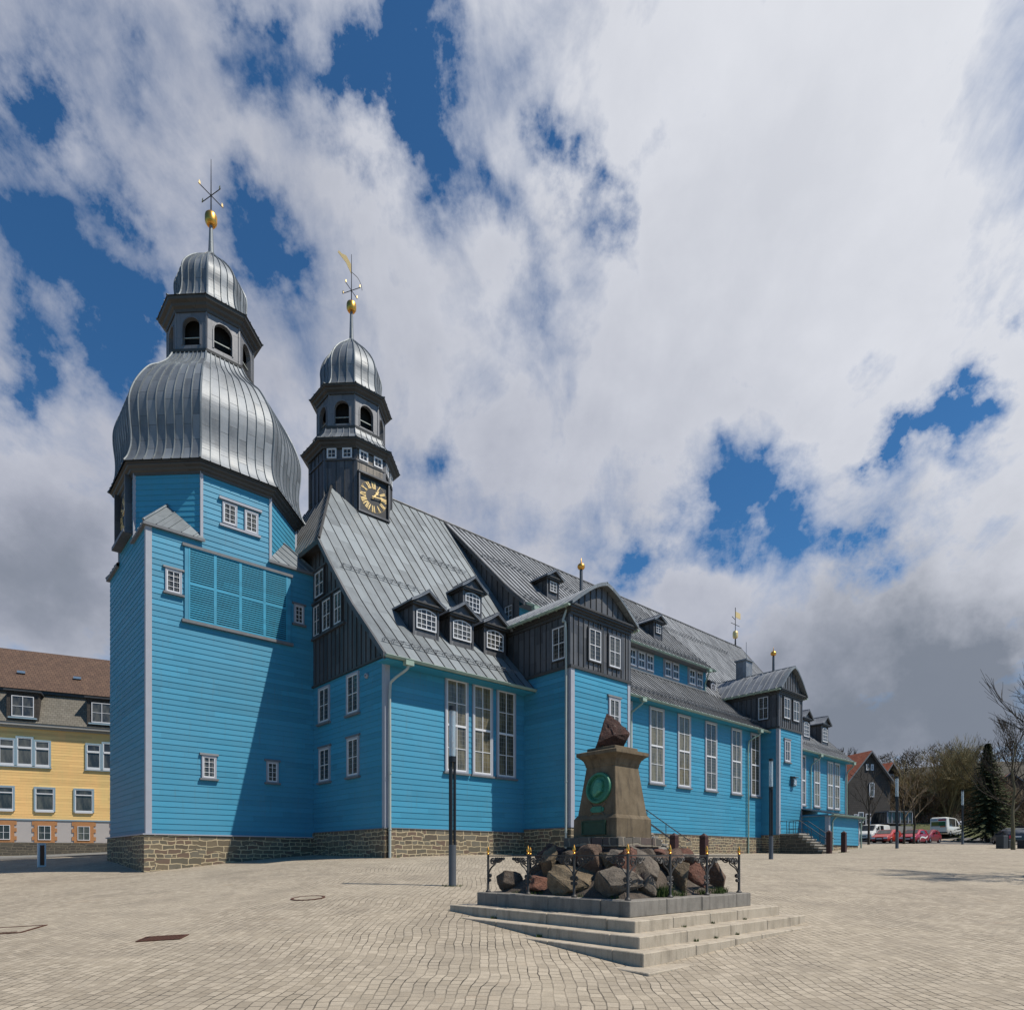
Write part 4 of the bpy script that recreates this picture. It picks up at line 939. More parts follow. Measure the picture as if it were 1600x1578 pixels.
for x0, x1, th, k in ((-.72,-.18,0,6),(.2,.74,0,6),(-.7,-.16,-math.pi/4,5),(.18,.72,-math.pi/4,5),(-.72,-.18,math.pi/4,7),(.2,.74,math.pi/4,7)):
    o,t,n = octf(k,2.2,(US,UW)); u = (x0+x1)/2; window(church, o[0]+t[0]*u+n[0]*.02, o[1]+t[1]*u+n[1]*.02, 22.37, th, x1-x0, .56, 2, 2, .04, 'white_paint', 'glass_plain', sill=False)

# ---------- the two projecting staircase bays with bowed gables
def bay(s0, s1, wf, zp, zb, zc, ze, zk, wb, wroof, uv_seams=.5):
    m = MB(); zt = zb
    m.siding((0,wf),S_T,S_N,rect(s0,s1,zp,zb)); m.siding((s0,0),W_T,W_N,rect(0,-wf,zp,zb)); m.siding((s1,0),E_T,E_N,rect(wf,0,zp,zb))
    b = cpart(m,'bay_wall','blue_siding')
    m = MB()
    m.seamwall((0,wf),S_T,S_N,rect(s0,s1,zb,zc),.36); m.seamwall((s0,0),W_T,W_N,rect(-wb,-wf,zb,zc),.4); m.seamwall((s1,0),E_T,E_N,rect(wf,wb,zb,zc),.4)
    for o_, t_, n_, a_, c_ in (((0,wf),S_T,S_N,s0-.1,s1+.1),((s0,0),W_T,W_N,-.6,-wf),((s1,0),E_T,E_N,wf,.6)): m.obox(o_,t_,n_,a_,c_,0,.1,zb-.06,zb+.08,1)
    for s in (s0, s1): m.box(s-.09,s+.09,wf-.04,wf+.12,zb+.08,zc,0)
    m.box((s0+s1)/2-.06,(s0+s1)/2+.06,wf-.05,wf,zb+.08,zc,1)
    k = ze-zc
    for i, (p, za, zz) in enumerate(((.08,zc-.02,zc+.3*k),(.16,zc+.3*k,zc+.55*k),(.26,zc+.55*k,zc+.8*k),(.32,zc+.8*k,ze))): m.box(s0-p,s1+p,wf-p,wb,za,zz,1)
    cpart(m,'bay_upper_wall',['zinc_wall','zinc_cornice'])
    # bowed gable
    mid = (s0+s1)/2; half = (s1-s0)/2+.3
    def az(x): 
        t = 1-min(1, abs(x)/half); return ze+(zk-ze)*math.sin(R(78)*t)/math.sin(R(78))*(.9+.1*t)
    xs = [half*math.copysign(abs(q)**.8, q) for q in lin(-1,1,24)]
    m = MB(); m.seamwall((mid,wf-.06),S_T,S_N,[(x*.93,az(x)-.1) for x in xs[::-1]]+[(-half*.93,ze),(half*.93,ze)],.42)
    cpart(m,'gable_panel',['zinc_wall','zinc_cornice'])
    m = MB(); ws = lin(wf-.36, wroof, max(4, round((wroof-wf)/uv_seams)))
    for sg in (1,-1):
        xh = [x for x in xs if x*sg >= -1e-6]; xh = sorted(xh, key=lambda x: -abs(x))
        m.sheet(lambda u, j, xh=xh: (mid+xh[j], u, az(xh[j])), ws, range(len(xh)), 0, .04, .02, 0, .5, flip=(sg<0))
    for a_, b_ in zip(xs, xs[1:]): # verge band
        m.hexa([(mid+a_,wf-.4,az(a_)-.12),(mid+b_,wf-.4,az(b_)-.12),(mid+b_,wf-.05,az(b_)-.12),(mid+a_,wf-.05,az(a_)-.12),(mid+a_,wf-.4,az(a_)+.05),(mid+b_,wf-.4,az(b_)+.05),(mid+b_,wf-.05,az(b_)+.02),(mid+a_,wf-.05,az(a_)+.02)],1)
    m.tube([(mid,wf-.4,zk+.02),(mid,wroof,zk+.02)],.05,6,1)
    cpart(m,'bowed_roof',['zinc_aisle','zinc_roof'])
    for s, sg in ((s0-.42,-1),(s1+.42,1)):
        m = MB(); n = 6
        arc = [(s+.09*math.cos(math.pi+math.pi*i/n), ze-.12+.09*math.sin(math.pi+math.pi*i/n)) for i in range(n+1)]
        for (a0,z0),(a1,z1) in zip(arc, arc[1:]): m.face([(a0,wf-.3,z0),(a1,wf-.3,z1),(a1,wroof-.4,z1),(a0,wroof-.4,z0)])
        m.tube([(s+sg*.09,wf-.3,ze-.12),(s+sg*.09,wroof-.4,ze-.12)],.018,6)
        m.face([(a_,wf-.3,z_) for a_, z_ in arc]); q = wf
        while q < wroof-.6: m.box(s-.11,s+.11,q-.015,q+.015,ze-.23,ze-.20); m.tube([(s+sg*.1,q,ze-.1),(s-sg*.2,q,ze+.06)],.012,4); q += .6
        cpart(m,'gutter','copper_green')
    return mid
md = bay(8.14,12.58,-3.25,1.42,9.1,11.6,12.02,13.55,3.4,6.8)
sw_(9.30,10.32,9.6,11.28,-3.27,cols=2,rows=2,casing=.07,trim='zinc_wall',sill=False); sw_(10.82,11.84,9.6,11.28,-3.27,cols=2,rows=2,casing=.07,trim='zinc_wall',sill=False)
ww_(-3.02,-2.02,9.5,11.2,8.12,cols=2,rows=2,casing=.07,trim='zinc_wall',sill=False)
sw_(10.88,11.79,6.3,8.12,-3.25,cols=2,rows=2,casing=.09,lintel=True)
downpipe([(8.0,-3.1,11.8),(7.95,-3.05,11.6),(7.85,-3.0,11.2),(7.98,-3.08,10.8),(7.98,-3.08,6),(7.98,-3.08,.0)],'pale_pipe',.055)
def ball_on_pole(s, w, z0, zb, r):
    m = MB(); m.lathe([(.1,z0),(.085,zb-r)],10,(s,w)); cpart(m,'finial_pole','lamp_base_metal',smooth=True)
    m = MB(); m.lathe([(.001,zb-r)]+[(r*math.cos(a_), zb+r*.9*math.sin(a_)) for a_ in lin(-1.4,1.4,10)]+[(.04,zb+r*.9),(.012,zb+r*2.2),(.001,zb+r*2.3)],20,(s,w)); cpart(m,'gilded_ball','gold',smooth=True)
ball_on_pole(10.98,-1.35,13.3,15.32,.2)
bay(33.1,36.95,-1.4,1.72,9.85,12.42,12.78,14.72,4.2,5.4)
sw_(33.72,34.86,10.62,12.3,-1.42,cols=2,rows=2,casing=.08,trim='zinc_wall',sill=False); sw_(35.28,36.42,10.62,12.3,-1.42,cols=2,rows=2,casing=.08,trim='zinc_wall',sill=False)
ww_(-.68,.26,10.55,12.4,33.08,cols=2,rows=2,casing=.08,trim='zinc_wall',sill=False)
sw_(33.92,34.9,7.35,9.05,-1.4,cols=2,rows=2,casing=.1,lintel=True)
ball_on_pole(35.1,.0,14.5,16.15,.22)
m = MB(); m.box(34.9,35.9,2.2,3.1,13.2,16.1); m.box(34.8,36.0,2.1,3.2,16.1,16.22); m.tube([(35.3,2.4,16.2),(35.3,2.4,17.7)],.02,5); cpart(m,'chimney','zinc_aisle')
m = MB(); m.box(35.0,35.5,-1.62,-1.43,5.55,6.25); m.hexa([(34.92,-1.42,6.25),(35.58,-1.42,6.25),(35.58,-1.8,6.2),(34.92,-1.8,6.2),(34.92,-1.42,6.34),(35.58,-1.42,6.34),(35.58,-1.8,6.26),(34.92,-1.8,6.26)]); o = cpart(m,'wall_lantern','lamp_base_metal'); m = MB(); m.box(35.06,35.44,-1.70,-1.63,5.62,6.12); m.build('lantern_glass','lamp_glass',o)
# vane on the east ridge
m = MB(); m.lathe([(.1,22.3),(.06,23.2)],10,(48.66,10.78)); m.lathe([(.05,23.1),(.24,23.2),(.28,23.4),(.28,23.7),(.22,23.9),(.03,23.95)],16,(48.66,10.78),1); m.tube([(48.66,10.78,23.9),(48.66,10.78,26.4)],.04,6)
m.box(48.66,49.7,10.76,10.80,25.4,26.0,1); m.tube([(48.0,10.78,25.3),(48.66,10.78,25.1)],.03,5); m.tube([(47.8,10.78,24.6),(49.5,10.78,24.6)],.03,5)
cpart(m,'weathervane',['black_iron','gold_leaf'])
# porch lean-to beside the east bay
m = MB(); m.siding((0,-3.45),S_T,S_N,rect(37.0,43.05,1.02,3.3)); m.siding((37.0,0),W_T,W_N,rect(0,3.45,1.02,3.4)); m.siding((43.05,0),E_T,E_N,rect(-3.45,0,1.02,3.4)); cpart(m,'porch_wall','blue_siding')
corner(None,37.0,-3.45,1.05,3.28,1,1,.25); m = MB(); m.obox((43.05,-3.45),S_T,S_N,-.12,.04,0,.04,1.05,3.28); cpart(m,'corner_board','grey_trim')
m = MB(); m.sheet(lambda u, t: (u,-3.75+3.75*t,3.36+.8*t), lin(36.8,43.3,14), [0,.5,1], 0, .05,.022,0,.46); m.box(36.8,43.3,-3.75,0,3.22,3.3); cpart(m,'porch_roof','zinc_aisle')
gutter(36.8,43.3,-3.84,3.34); downpipe([(37.6,-3.84,3.2),(37.55,-3.75,3.1),(37.5,-3.6,2.9),(37.5,-3.55,2.6),(37.5,-3.55,1.8),(37.5,-3.55,.6)]); downpipe([(43.2,-3.84,3.2),(43.2,-3.75,3.1),(43.2,-3.6,2.9),(43.2,-3.58,2.6),(43.2,-3.58,1.8),(43.2,-3.58,.6)])
m = MB(); m.box(37.02,43.0,-3.4,0,-.5,1.02); cpart(m,'porch_plinth','rubble_stone')
m = MB(); m.box(36.96,37.0,-2.75,-1.6,1.05,2.9); cpart(m,'porch_door','blue_shutter')
# ---------- stone stairs, rails
def stairs(s0, s1, w0, wl, ztop, n, rise, tread):
    m = MB(); m.box(s0,s1,wl,w0,-1,ztop-.12,0); m.box(s0-.04,s1+.04,wl-.05,w0,ztop-.12,ztop,1)
    for i in range(1,n):
        zt = ztop-i*rise; a_ = wl-i*tread
        m.box(s0,s1,a_,a_+tread,-1,zt-.1,0); m.box(s0-.03,s1+.03,a_-.04,a_+tread,zt-.1,zt,1)
    cpart(m,'entrance_stairs',['shed_stone','stair_stone'])
    we, ze = wl-n*tread, ztop-n*rise
    for s in (s0+.08, s1-.08):
        m = MB(); m.tube([(s,w0-.05,ztop+.95),(s,wl,ztop+.95),(s,we,ze+1.0)],.025,8); m.tube([(s,w0-.05,ztop+.35),(s,wl,ztop+.35),(s,we,ze+.42)],.018,6)
        for t in (.02,.35,.7): m.tube([(s,w0+(wl-w0)*t,ztop),(s,w0+(wl-w0)*t,ztop+.95)],.02,6)
        for t in (.0,.45): m.tube([(s,wl+(we-wl)*t,ztop+(ze-ztop)*t),(s,wl+(we-wl)*t,ztop+.95+(ze+.05-ztop)*t)],.02,6)
        cpart(m,'handrail','iron_rail')
stairs(33.2,34.85,-1.4,-2.85,1.83,7,.21,.28); stairs(11.0,12.5,-3.25,-4.5,1.45,9,.185,.28)
def post(s, w, zt):
    zb = gzl(s,w)-.15; o = empty('wooden_post', (*cw(s,w), zb), ANG); m = MB(); h = zt-zb
    m.box(-.15,.15,-.15,.15,0,h-.28); m.hexa([(-.15,-.15,h-.28),(.15,-.15,h-.28),(.15,.15,h-.28),(-.15,.15,h-.28),(-.12,-.12,h-.26),(.12,-.12,h-.26),(.12,.12,h-.26),(-.12,.12,h-.26)]); m.box(-.15,.15,-.15,.15,h-.26,h-.14)
    for q in (((-.15,-.15),(.15,-.15)),((.15,-.15),(.15,.15)),((.15,.15),(-.15,.15)),((-.15,.15),(-.15,-.15))): m.face([(*q[0],h-.14),(*q[1],h-.14),(0,0,h)])
    m.build('post_shaft','red_wood',o); return o
for s, w, zt, lb in ((33.28,-5.0,1.99,'dark red post at the far bay stairs, left of its pair by the porch'),(34.8,-5.42,1.97,'dark red post standing in front of the low blue porch, right of its pair'),(11.02,-7.05,1.16,'dark red wooden post directly behind the boulders, nearer the pedestal'),(12.4,-7.75,1.16,'dark red wooden post seen over the fence, right of its pair by the pedestal')):
    tag(post(s,w,zt), lb, 'post', 'wooden posts at the church stairs')

# ================================================================== GROUND
def ground_sheet(name, mat, pts_x, pts_y, off=0):
    m = MB(); G = [[(x, y, gz(x, y)+off) for y in pts_y] for x in pts_x]
    for i in range(len(pts_x)-1):
        for j in range(len(pts_y)-1): m.face([G[i][j],G[i+1][j],G[i+1][j+1],G[i][j+1]])
    o = m.build(name, mat, smooth='all'); return o
def axis(a_, b_, c_, fine, far):
    out = []; x = a_
    while x < b_: out.append(x); x += fine if abs(x-c_) < 40 else (4 if abs(x-c_) < 100 else far)
    return out+[b_]
plaza = ground_sheet('plaza', 'paving', axis(-420,420,5,1.0,20), axis(-60,620,25,1.0,20)); tag(plaza, kind='structure')
# street and kerb in front of the yellow school
YD = np.array([0.89530753,0.44544857]); YN = np.array([-YD[1],YD[0]]); YQ = np.array([-33.93267,48.0])
def yw(u, d): q = YQ+u*YD+d*YN; return float(q[0]), float(q[1])
m = MB()
us = lin(-40,40,40)
for a_, b_ in zip(us, us[1:]):
    for d0, d1 in ((-7.5,-6),(-6,-4.5),(-4.5,-3)):
        m.face([(*yw(a_,d0),gz(*yw(a_,d0))+.012),(*yw(b_,d0),gz(*yw(b_,d0))+.012),(*yw(b_,d1),gz(*yw(b_,d1))+.012),(*yw(a_,d1),gz(*yw(a_,d1))+.012)])
tag(m.build('road','asphalt',smooth='all'),kind='structure')
m = MB()
for a_, b_ in zip(us, us[1:]):
    b_ -= .012
    p = [yw(a_,-2.95),yw(b_,-2.95),yw(b_,-2.6),yw(a_,-2.6)]; z = [gz(*q) for q in p]
    m.hexa([(*q,zz-.2) for q, zz in zip(p,z)]+[(*q,zz+.14) for q, zz in zip(p,z)])
tag(m.build('kerb','kerb_stone'),kind='structure')
m = MB()
for a_, b_ in zip(us, us[1:]):
    p = [yw(a_,-2.6),yw(b_,-2.6),yw(b_,.3),yw(a_,.3)]; m.face([(*q,gz(*q)+.135) for q in p])
tag(m.build('pavement','kerb_stone',smooth='all'),kind='structure')
# car park
m = MB()
xs_, ys_ = lin(34,72,19), lin(64.5,86,12)
for i in range(19):
    for j in range(12): m.face([(x,y,gz(x,y)+.012) for x,y in ((xs_[i],ys_[j]),(xs_[i+1],ys_[j]),(xs_[i+1],ys_[j+1]),(xs_[i],ys_[j+1]))])
tag(m.build('car_park','asphalt',smooth='all'),kind='structure')

# drain covers, manholes
def ground_patch(name, x, y, w, d, rot, kind_):
    z = gz(x,y); e = .5; sx = (gz(x+e,y)-gz(x-e,y))/(2*e); sy = (gz(x,y+e)-gz(x,y-e))/(2*e)
    nrm = Vector((-sx,-sy,1)).normalized(); q = Vector((0,0,1)).rotation_difference(nrm) @ Matrix.Rotation(rot,3,'Z').to_quaternion()
    m = MB()
    if kind_ == 'grate':
        m.box(-w/2,w/2,-d/2,-d/2+.03,0,.014); m.box(-w/2,w/2,d/2-.03,d/2,0,.014); m.box(-w/2,-w/2+.03,-d/2+.03,d/2-.03,0,.014); m.box(w/2-.03,w/2,-d/2+.03,d/2-.03,0,.014)
        k = -w/2+.06
        while k < w/2-.05: m.hexa([(k,-d/2+.03,0),(k+.035,-d/2+.03,0),(k+.075,d/2-.03,0),(k+.04,d/2-.03,0),(k,-d/2+.03,.012),(k+.035,-d/2+.03,.012),(k+.075,d/2-.03,.012),(k+.04,d/2-.03,.012)]); k += .07
        m.box(-w/2+.03,w/2-.03,-d/2+.03,d/2-.03,-.05,.003,1)
        o = m.build(name,['rust','dark_core'])
    elif kind_ == 'round':
        m.lathe([(w/2,0),(w/2,.014),(w/2-.06,.014),(w/2-.06,.005),(w/2-.07,.005)],32); m.lathe([(w/2-.07,.008),(.01,.010)],32,(0,0),1); o = m.build(name,['rust','paving'])
    else:
        for a_ in ((-w/2,w/2,-d/2,-d/2+.05),(-w/2,w/2,d/2-.05,d/2),(w/2-.05,w/2,-d/2+.05,d/2-.05),(-w/2,-w/2+.05,-d/2+.05,d/2-.05)): m.box(*a_,0,.014)
        m.box(-w/2+.05,w/2-.05,-d/2+.05,d/2-.05,0,.006,1); m.box(-w/2+.05,w/2-.16,-d/2+.12,-d/2+.16,.006,.014)
        o = m.build(name,['rust','paving'])
    o.location = (x,y,z+.004); o.rotation_mode = 'QUATERNION'; o.rotation_quaternion = q; return o
tag(ground_patch('drain_grate',-6.05,11.2,.72,.42,.12,'grate'),'rusty slotted drain grate in the paving at lower left','drain')
tag(ground_patch('manhole_cover',-5.0,15.85,.82,.82,0,'round'),'round manhole cover with rusty rim in the paving between drain and lamp','manhole')
tag(ground_patch('access_cover',-10.1,12.85,1.15,.85,.1,'frame'),'rectangular access cover with rusty frame at the left edge of the plaza','access cover')

# ================================================================== MONUMENT
MC = (1.906,10.46)
def mw(s, w): return (MC[0]+A[0]*s+Cx[0]*w, MC[1]+A[1]*s+Cx[1]*w)
def ml(x, y): d = np.array([x-MC[0],y-MC[1]]); return float(d@A), float(d@Cx)
def bevel(o, wd, seg=1, ang=30):
    bm = bmesh.new(); bm.from_mesh(o.data); bmesh.ops.remove_doubles(bm, verts=bm.verts, dist=.0004)
    es = [e for e in bm.edges if len(e.link_faces) == 2 and e.calc_face_angle(0) > R(ang)]
    bmesh.ops.bevel(bm, geom=es, offset=wd, segments=seg, affect='EDGES', clamp_overlap=True); bm.to_mesh(o.data); bm.free(); return o
base = empty('stepped_base', (MC[0],MC[1],-1.6), ANG); tag(base,'square granite steps carrying the fenced rockery and its stone pedestal','steps')
def course(m, off, zb, zt, wd, seed):
    r = random.Random(seed); a_, b_ = -off, 3.95+off
    runs = ((a_,b_,a_,1),(a_,b_,b_-wd,1),(a_+wd,b_-wd,a_,0),(a_+wd,b_-wd,b_-wd,0))
    for u0, u1, v, hor in runs:
        u = u0
        while u < u1-1e-6:
            L = r.uniform(.9,1.45); e = min(u+L, u1); 
            if u1-e < .45: e = u1
            j = r.uniform(-.004,.004); g = .004
            if hor: m.box(u+g,e-g,v+j,v+wd+j,zb,zt+j)
            else: m.box(v+j,v+wd+j,u+g,e-g,zb,zt+j)
            u = e
for off, zb, zt, mt, nme, sd in ((0,-.97,-.704,'slab_granite','top_slab',3),(.40,-1.25,-.967,'step_granite','step',4),(.755,-1.45,-1.153,'step_granite','step',5),(1.04,-1.75,-1.333,'step_granite','step',6),(1.36,-1.9,-1.522,'step_granite','step',7)):
    m = MB(); course(m, off, zb, zt, .55 if off else .62, sd); m.v = [(x,y,z+1.6) for x,y,z in m.v]
    bevel(m.build(nme, mt, base), .012)
m = MB(); m.box(.3,3.65,.3,3.65,-1.9,-.715); m.v = [(x,y,z+1.6) for x,y,z in m.v]; m.build('core_fill','rock_dark',base)
ped = empty('monument', (*mw(1.975,1.975),-.704), ANG); tag(ped,'tapering sandstone pedestal with green bronze portrait medallion and a pointed rock on top','monument')
zo = .704
def frus(m, h0, z0, h1, z1, mat=0): m.hexa([(-h0,-h0,z0+zo),(h0,-h0,z0+zo),(h0,h0,z0+zo),(-h0,h0,z0+zo),(-h1,-h1,z1+zo),(h1,-h1,z1+zo),(h1,h1,z1+zo),(-h1,h1,z1+zo)],mat)
m = MB(); frus(m,.70,-.72,.66,.26); m.build('rough_masonry','old_stone',ped)
m = MB(); r = random.Random(2)
for k in range(4):
    a_ = k*math.pi/2; u = -.70
    while u < .69:
        e = min(.70, u+r.uniform(.25,.45)); j = r.uniform(-.015,.02)
        p = [(u+.006,-.70-j),(e-.006,-.70-j),(e-.006,-.45),(u+.006,-.45)]; c_, s_ = math.cos(a_), math.sin(a_)
        q = [(x*c_-y*s_, x*s_+y*c_) for x, y in p]; zt = .40+r.uniform(-.012,.012)
        m.hexa([(*v,.22+zo) for v in q]+[(*v,zt+zo) for v in q]); u = e
bevel(m.build('block_course','old_stone',ped),.015)
m = MB(); m.box(-.62,.62,-.62,.62,.2+zo,.39+zo); m.build('block_core','old_stone',ped)
m = MB(); frus(m,.565,.40,.56,.78); frus(m,.56,.78,.505,.86); o = m.build('pedestal_base','sandstone',ped); bevel(o,.012)
m = MB(); frus(m,.50,.85,.372,1.87); o = m.build('shaft','sandstone',ped); bevel(o,.01)
m = MB()
for h0,z0,h1,z1 in ((.385,1.84,.395,1.90),(.395,1.90,.42,1.97),(.42,1.97,.475,2.03),(.475,2.03,.52,2.06),(.525,2.06,.525,2.13),(.525,2.13,.43,2.16),(.37,2.15,.365,2.23)): frus(m,h0,z0,h1,z1)
o = m.build('cornice','sandstone',ped); bevel(o,.008)
m = MB()
pts = [(-.27,2.22),(-.31,2.30),(-.19,2.58),(-.10,2.93),(-.03,2.90),(.12,2.72),(.27,2.62),(.32,2.50),(.27,2.34),(.20,2.22)]
bm = bmesh.new(); r = random.Random(5)
for (q, z), dp in zip(pts,(.2,.26,.2,.06,.07,.16,.2,.22,.22,.18)):
    for sg in (-1,1): bm.verts.new(((q*.707+sg*dp*.707+r.uniform(-.02,.02)),(-q*.707+sg*dp*.707+r.uniform(-.02,.02)),z+zo+r.uniform(-.01,.01)))
bm.verts.new((-.24,-.24,2.45+zo)); 
res = bmesh.ops.convex_hull(bm, input=bm.verts); bmesh.ops.triangulate(bm, faces=bm.faces); bmesh.ops.subdivide_edges(bm, edges=bm.edges, cuts=3, use_grid_fill=True)
for v in bm.verts:
    n_v = noise.noise(v.co*7)*.03+noise.noise(v.co*19)*.012; v.co += v.normal*n_v
me = bpy.data.meshes.new('top_rock'); bm.to_mesh(me); bm.free(); me.materials.append(MATS['rock_maroon']); o = bpy.data.objects.new('top_rock',me); COL.objects.link(o); o.parent = ped
# medallion on the face that looks west
def TM(uc, zc, h, sl=.125): return lambda u, d, z: (-(h+d)+(z-0)*sl, -(uc+u), zc+z+zo)
T = TM(0.02,1.40,.432); n = 40; rr = .315
def ring(m, prof, mat=0):
    for (r0,d0),(r1,d1) in zip(prof, prof[1:]):
        for k in range(n):
            a0, a1 = 2*math.pi*k/n, 2*math.pi*(k+1)/n
            q = [T(r0*math.cos(a0),d0,r0*math.sin(a0)),T(r0*math.cos(a1),d0,r0*math.sin(a1)),T(r1*math.cos(a1),d1,r1*math.sin(a1)),T(r1*math.cos(a0),d1,r1*math.sin(a0))]
            m.face(q[:3] if r1 < 1e-6 else q, mat)
m = MB(); ring(m,[(rr,-.02),(rr,.045),(rr-.012,.06),(rr-.045,.06),(rr-.055,.045),(rr-.06,.03),(rr-.075,.04),(rr-.085,.010)]); ring(m,[(rr-.085,.010),(0,.006)],0)
md_ = m.build('medallion',['bronze_green','bronze_dark_green'],ped,smooth=True)
m = MB()
bust = [(.40,-.30),(.36,-.05),(.40,.18),(.36,.42),(.22,.58),(.0,.65),(-.2,.58),(-.31,.44),(-.33,.30),(-.36,.18),(-.46,.03),(-.39,-.02),(-.41,-.10),(-.37,-.14),(-.40,-.22),(-.43,-.40),(-.36,-.60),(-.2,-.68),(-.06,-.60),(.06,-.48),(.2,-.42)]
def sub(poly, k, c=(0,0)): return [(c[0]+(x-c[0])*k, c[1]+(y-c[1])*k) for x, y in poly]
s_ = rr*.88; layers = [(1,.004),(.985,.05),(.88,.075),(.6,.09)]
for (k0,d0),(k1,d1) in zip(layers, layers[1:]):
    p0, p1 = sub(bust,k0,(0,-.02)), sub(bust,k1,(0,-.02))
    for i in range(len(bust)):
        j = (i+1)%len(bust); m.face([T(p0[i][0]*s_,d0,p0[i][1]*s_),T(p0[j][0]*s_,d0,p0[j][1]*s_),T(p1[j][0]*s_,d1,p1[j][1]*s_),T(p1[i][0]*s_,d1,p1[i][1]*s_)])
m.face([T(x*s_,.09,y*s_) for x,y in sub(bust,.6,(0,-.02))])
def blob(cx, cy, rx, ry, d):
    d += .03
    for k in range(10):
        a0, a1 = 2*math.pi*k/10, 2*math.pi*(k+1)/10; m.face([T((cx+rx*math.cos(a0))*s_,d-.02,(cy+ry*math.sin(a0))*s_),T((cx+rx*math.cos(a1))*s_,d-.02,(cy+ry*math.sin(a1))*s_),T(cx*s_,d+.012,cy*s_)])
for b_ in ((.05,.06,.07,.12,.062),(-.27,.17,.06,.035,.052),(-.2,.26,.14,.05,.055),(-.3,-.25,.12,.1,.06),(-.2,-.42,.14,.14,.062),(.18,.32,.16,.2,.062),(.1,-.2,.12,.2,.06),(-.38,-.06,.05,.03,.05)): blob(*b_)
m.build('portrait_relief','bronze_painted_lit',md_)  # bronze painted lighter so the relief stands out in the shade
T = TM(0.02,.965,.487); m = MB(); m.prism([(-.12,-.06),(.12,-.06),(.12,.06),(-.12,.06)],0,.03,T); m.prism([(-.17,-.03),(-.12,-.05),(-.12,.05),(-.17,.03)],0,.02,T); m.prism([(.12,-.05),(.17,-.03),(.17,.03),(.12,.05)],0,.02,T); m.build('name_plaque','bronze_green',ped)
T = TM(.0,.60,.562,0); m = MB(); m.prism([(-.28,-.12),(.28,-.12),(.28,.12),(-.28,.12)],0,.025,T)
for a_ in ((-.31,-.28,-.14,.14),(.28,.31,-.14,.14),(-.28,.28,.12,.14),(-.28,.28,-.14,-.12)): m.prism([(a_[0],a_[2]),(a_[1],a_[2]),(a_[1],a_[3]),(a_[0],a_[3])],0,.04,T)
m.build('base_plaque','bronze_dark_green',ped)
T = TM(0.02,.86,.50); m = MB()
for sg in (-1,1):
    m.tube([T(sg*q[0],.0,q[1]) for q in spl([(.2,-.02),(.13,.04),(.11,.12),(.16,.2),(.2,.24)],4)],.022,6)
m.build('carved_scroll','sandstone',ped)

# soil of the rockery
m = MB(); k = .0
ring_ = [(.35,-.70),(.6,-.52),(1.0,-.2),(1.32,.18)]
for (i0,z0),(i1,z1) in zip(ring_, ring_[1:]):
    q0 = [(i0,i0),(3.95-i0,i0),(3.95-i0,3.95-i0),(i0,3.95-i0)]; q1 = [(i1,i1),(3.95-i1,i1),(3.95-i1,3.95-i1),(i1,3.95-i1)]
    for a_ in range(4):
        b_ = (a_+1)%4; m.face([(*q0[a_],z0+.7),(*q0[b_],z0+.7),(*q1[b_],z1+.7),(*q1[a_],z1+.7)])
o = m.build('soil','rock_dark'); o.location = (MC[0],MC[1],-.7); o.rotation_euler = (0,0,ANG); tag(o,kind='stuff')
# boulders
BL = [(0.62,3.6,-.6,.51,.48,'dark','dark brown boulder at the left corner of the rockery, bottom row'),
(0.6,2.7,-.61,.56,.43,'red','low reddish boulder in the bottom row, beside the dark left corner rock'),
(0.62,1.85,-.49,.78,.61,'tan','big tan boulder in the bottom row behind the third fence post from the left'),
(0.66,.85,-.42,.87,.57,'grey','largest rounded grey boulder left of the front corner fence post'),
(1.62,1.0,-.15,.62,.98,'grey','tall upright grey boulder just right of the front corner fence post'),
(1.15,.5,-.55,.42,.42,'grey','small grey boulder with moss at the foot of the tall upright one'),
(2.3,.65,-.45,.62,.67,'tan','tan boulder catching the fence shadow, right side bottom row'),
(3.05,.7,-.41,.47,.72,'red','upright red boulder in the right bottom row by the fifth post'),
(3.7,.72,-.49,.43,.62,'brown','brown leaning boulder at the right end of the rockery'),
(.95,2.71,-.06,.44,.67,'tan','pointed tan rock standing above the red bottom boulder on the left'),
(1.0,2.26,-.15,.66,.58,'dark','dark rock in the second row above the big tan boulder'),
(1.0,1.67,-.04,.49,.74,'brown','brown upright rock in the second row left of the reddish slab'),
(1.25,2.91,.2,.64,.48,'maroon','maroon rock at the top left, beside the pedestal foot'),
(1.15,1.89,.2,.5,.5,'red','bright red angular rock leaning on the masonry below the medallion'),
(1.1,1.36,.07,.41,.34,'tan','flat tan rock under the pedestal corner masonry'),
(1.1,.84,-.09,.6,.76,'red','large dark red slab behind the front corner fence post'),
(1.15,1.17,.2,.43,.36,'grey','grey rock against the pedestal front corner, top row'),
(2.47,1.1,.0,.64,.64,'brown','brown rock in the middle row right of the tall grey boulder'),
(2.62,1.25,.25,.39,.31,'red','small red block at the top beside the pedestal right side'),
(3.3,1.3,.14,.65,.35,'grey','long flat grey rock at the top right of the rockery'),
(3.4,1.15,-.07,.49,.68,'red','red rock in the middle row at the right below the long flat one'),
(1.94,1.2,.23,.43,.33,'dark','dark rock under the pedestal right face, top row'),
(3.45,1.9,-.2,.5,.6,'brown','brown rock at the back right of the rockery'),
(3.3,2.9,-.25,.7,.6,'grey','grey rock hidden at the back of the rockery'),(2.4,3.3,-.2,.8,.6,'tan','tan rock at the back of the rockery behind the pedestal'),(1.4,3.35,-.3,.7,.55,'brown','brown rock at the far left back of the rockery')]
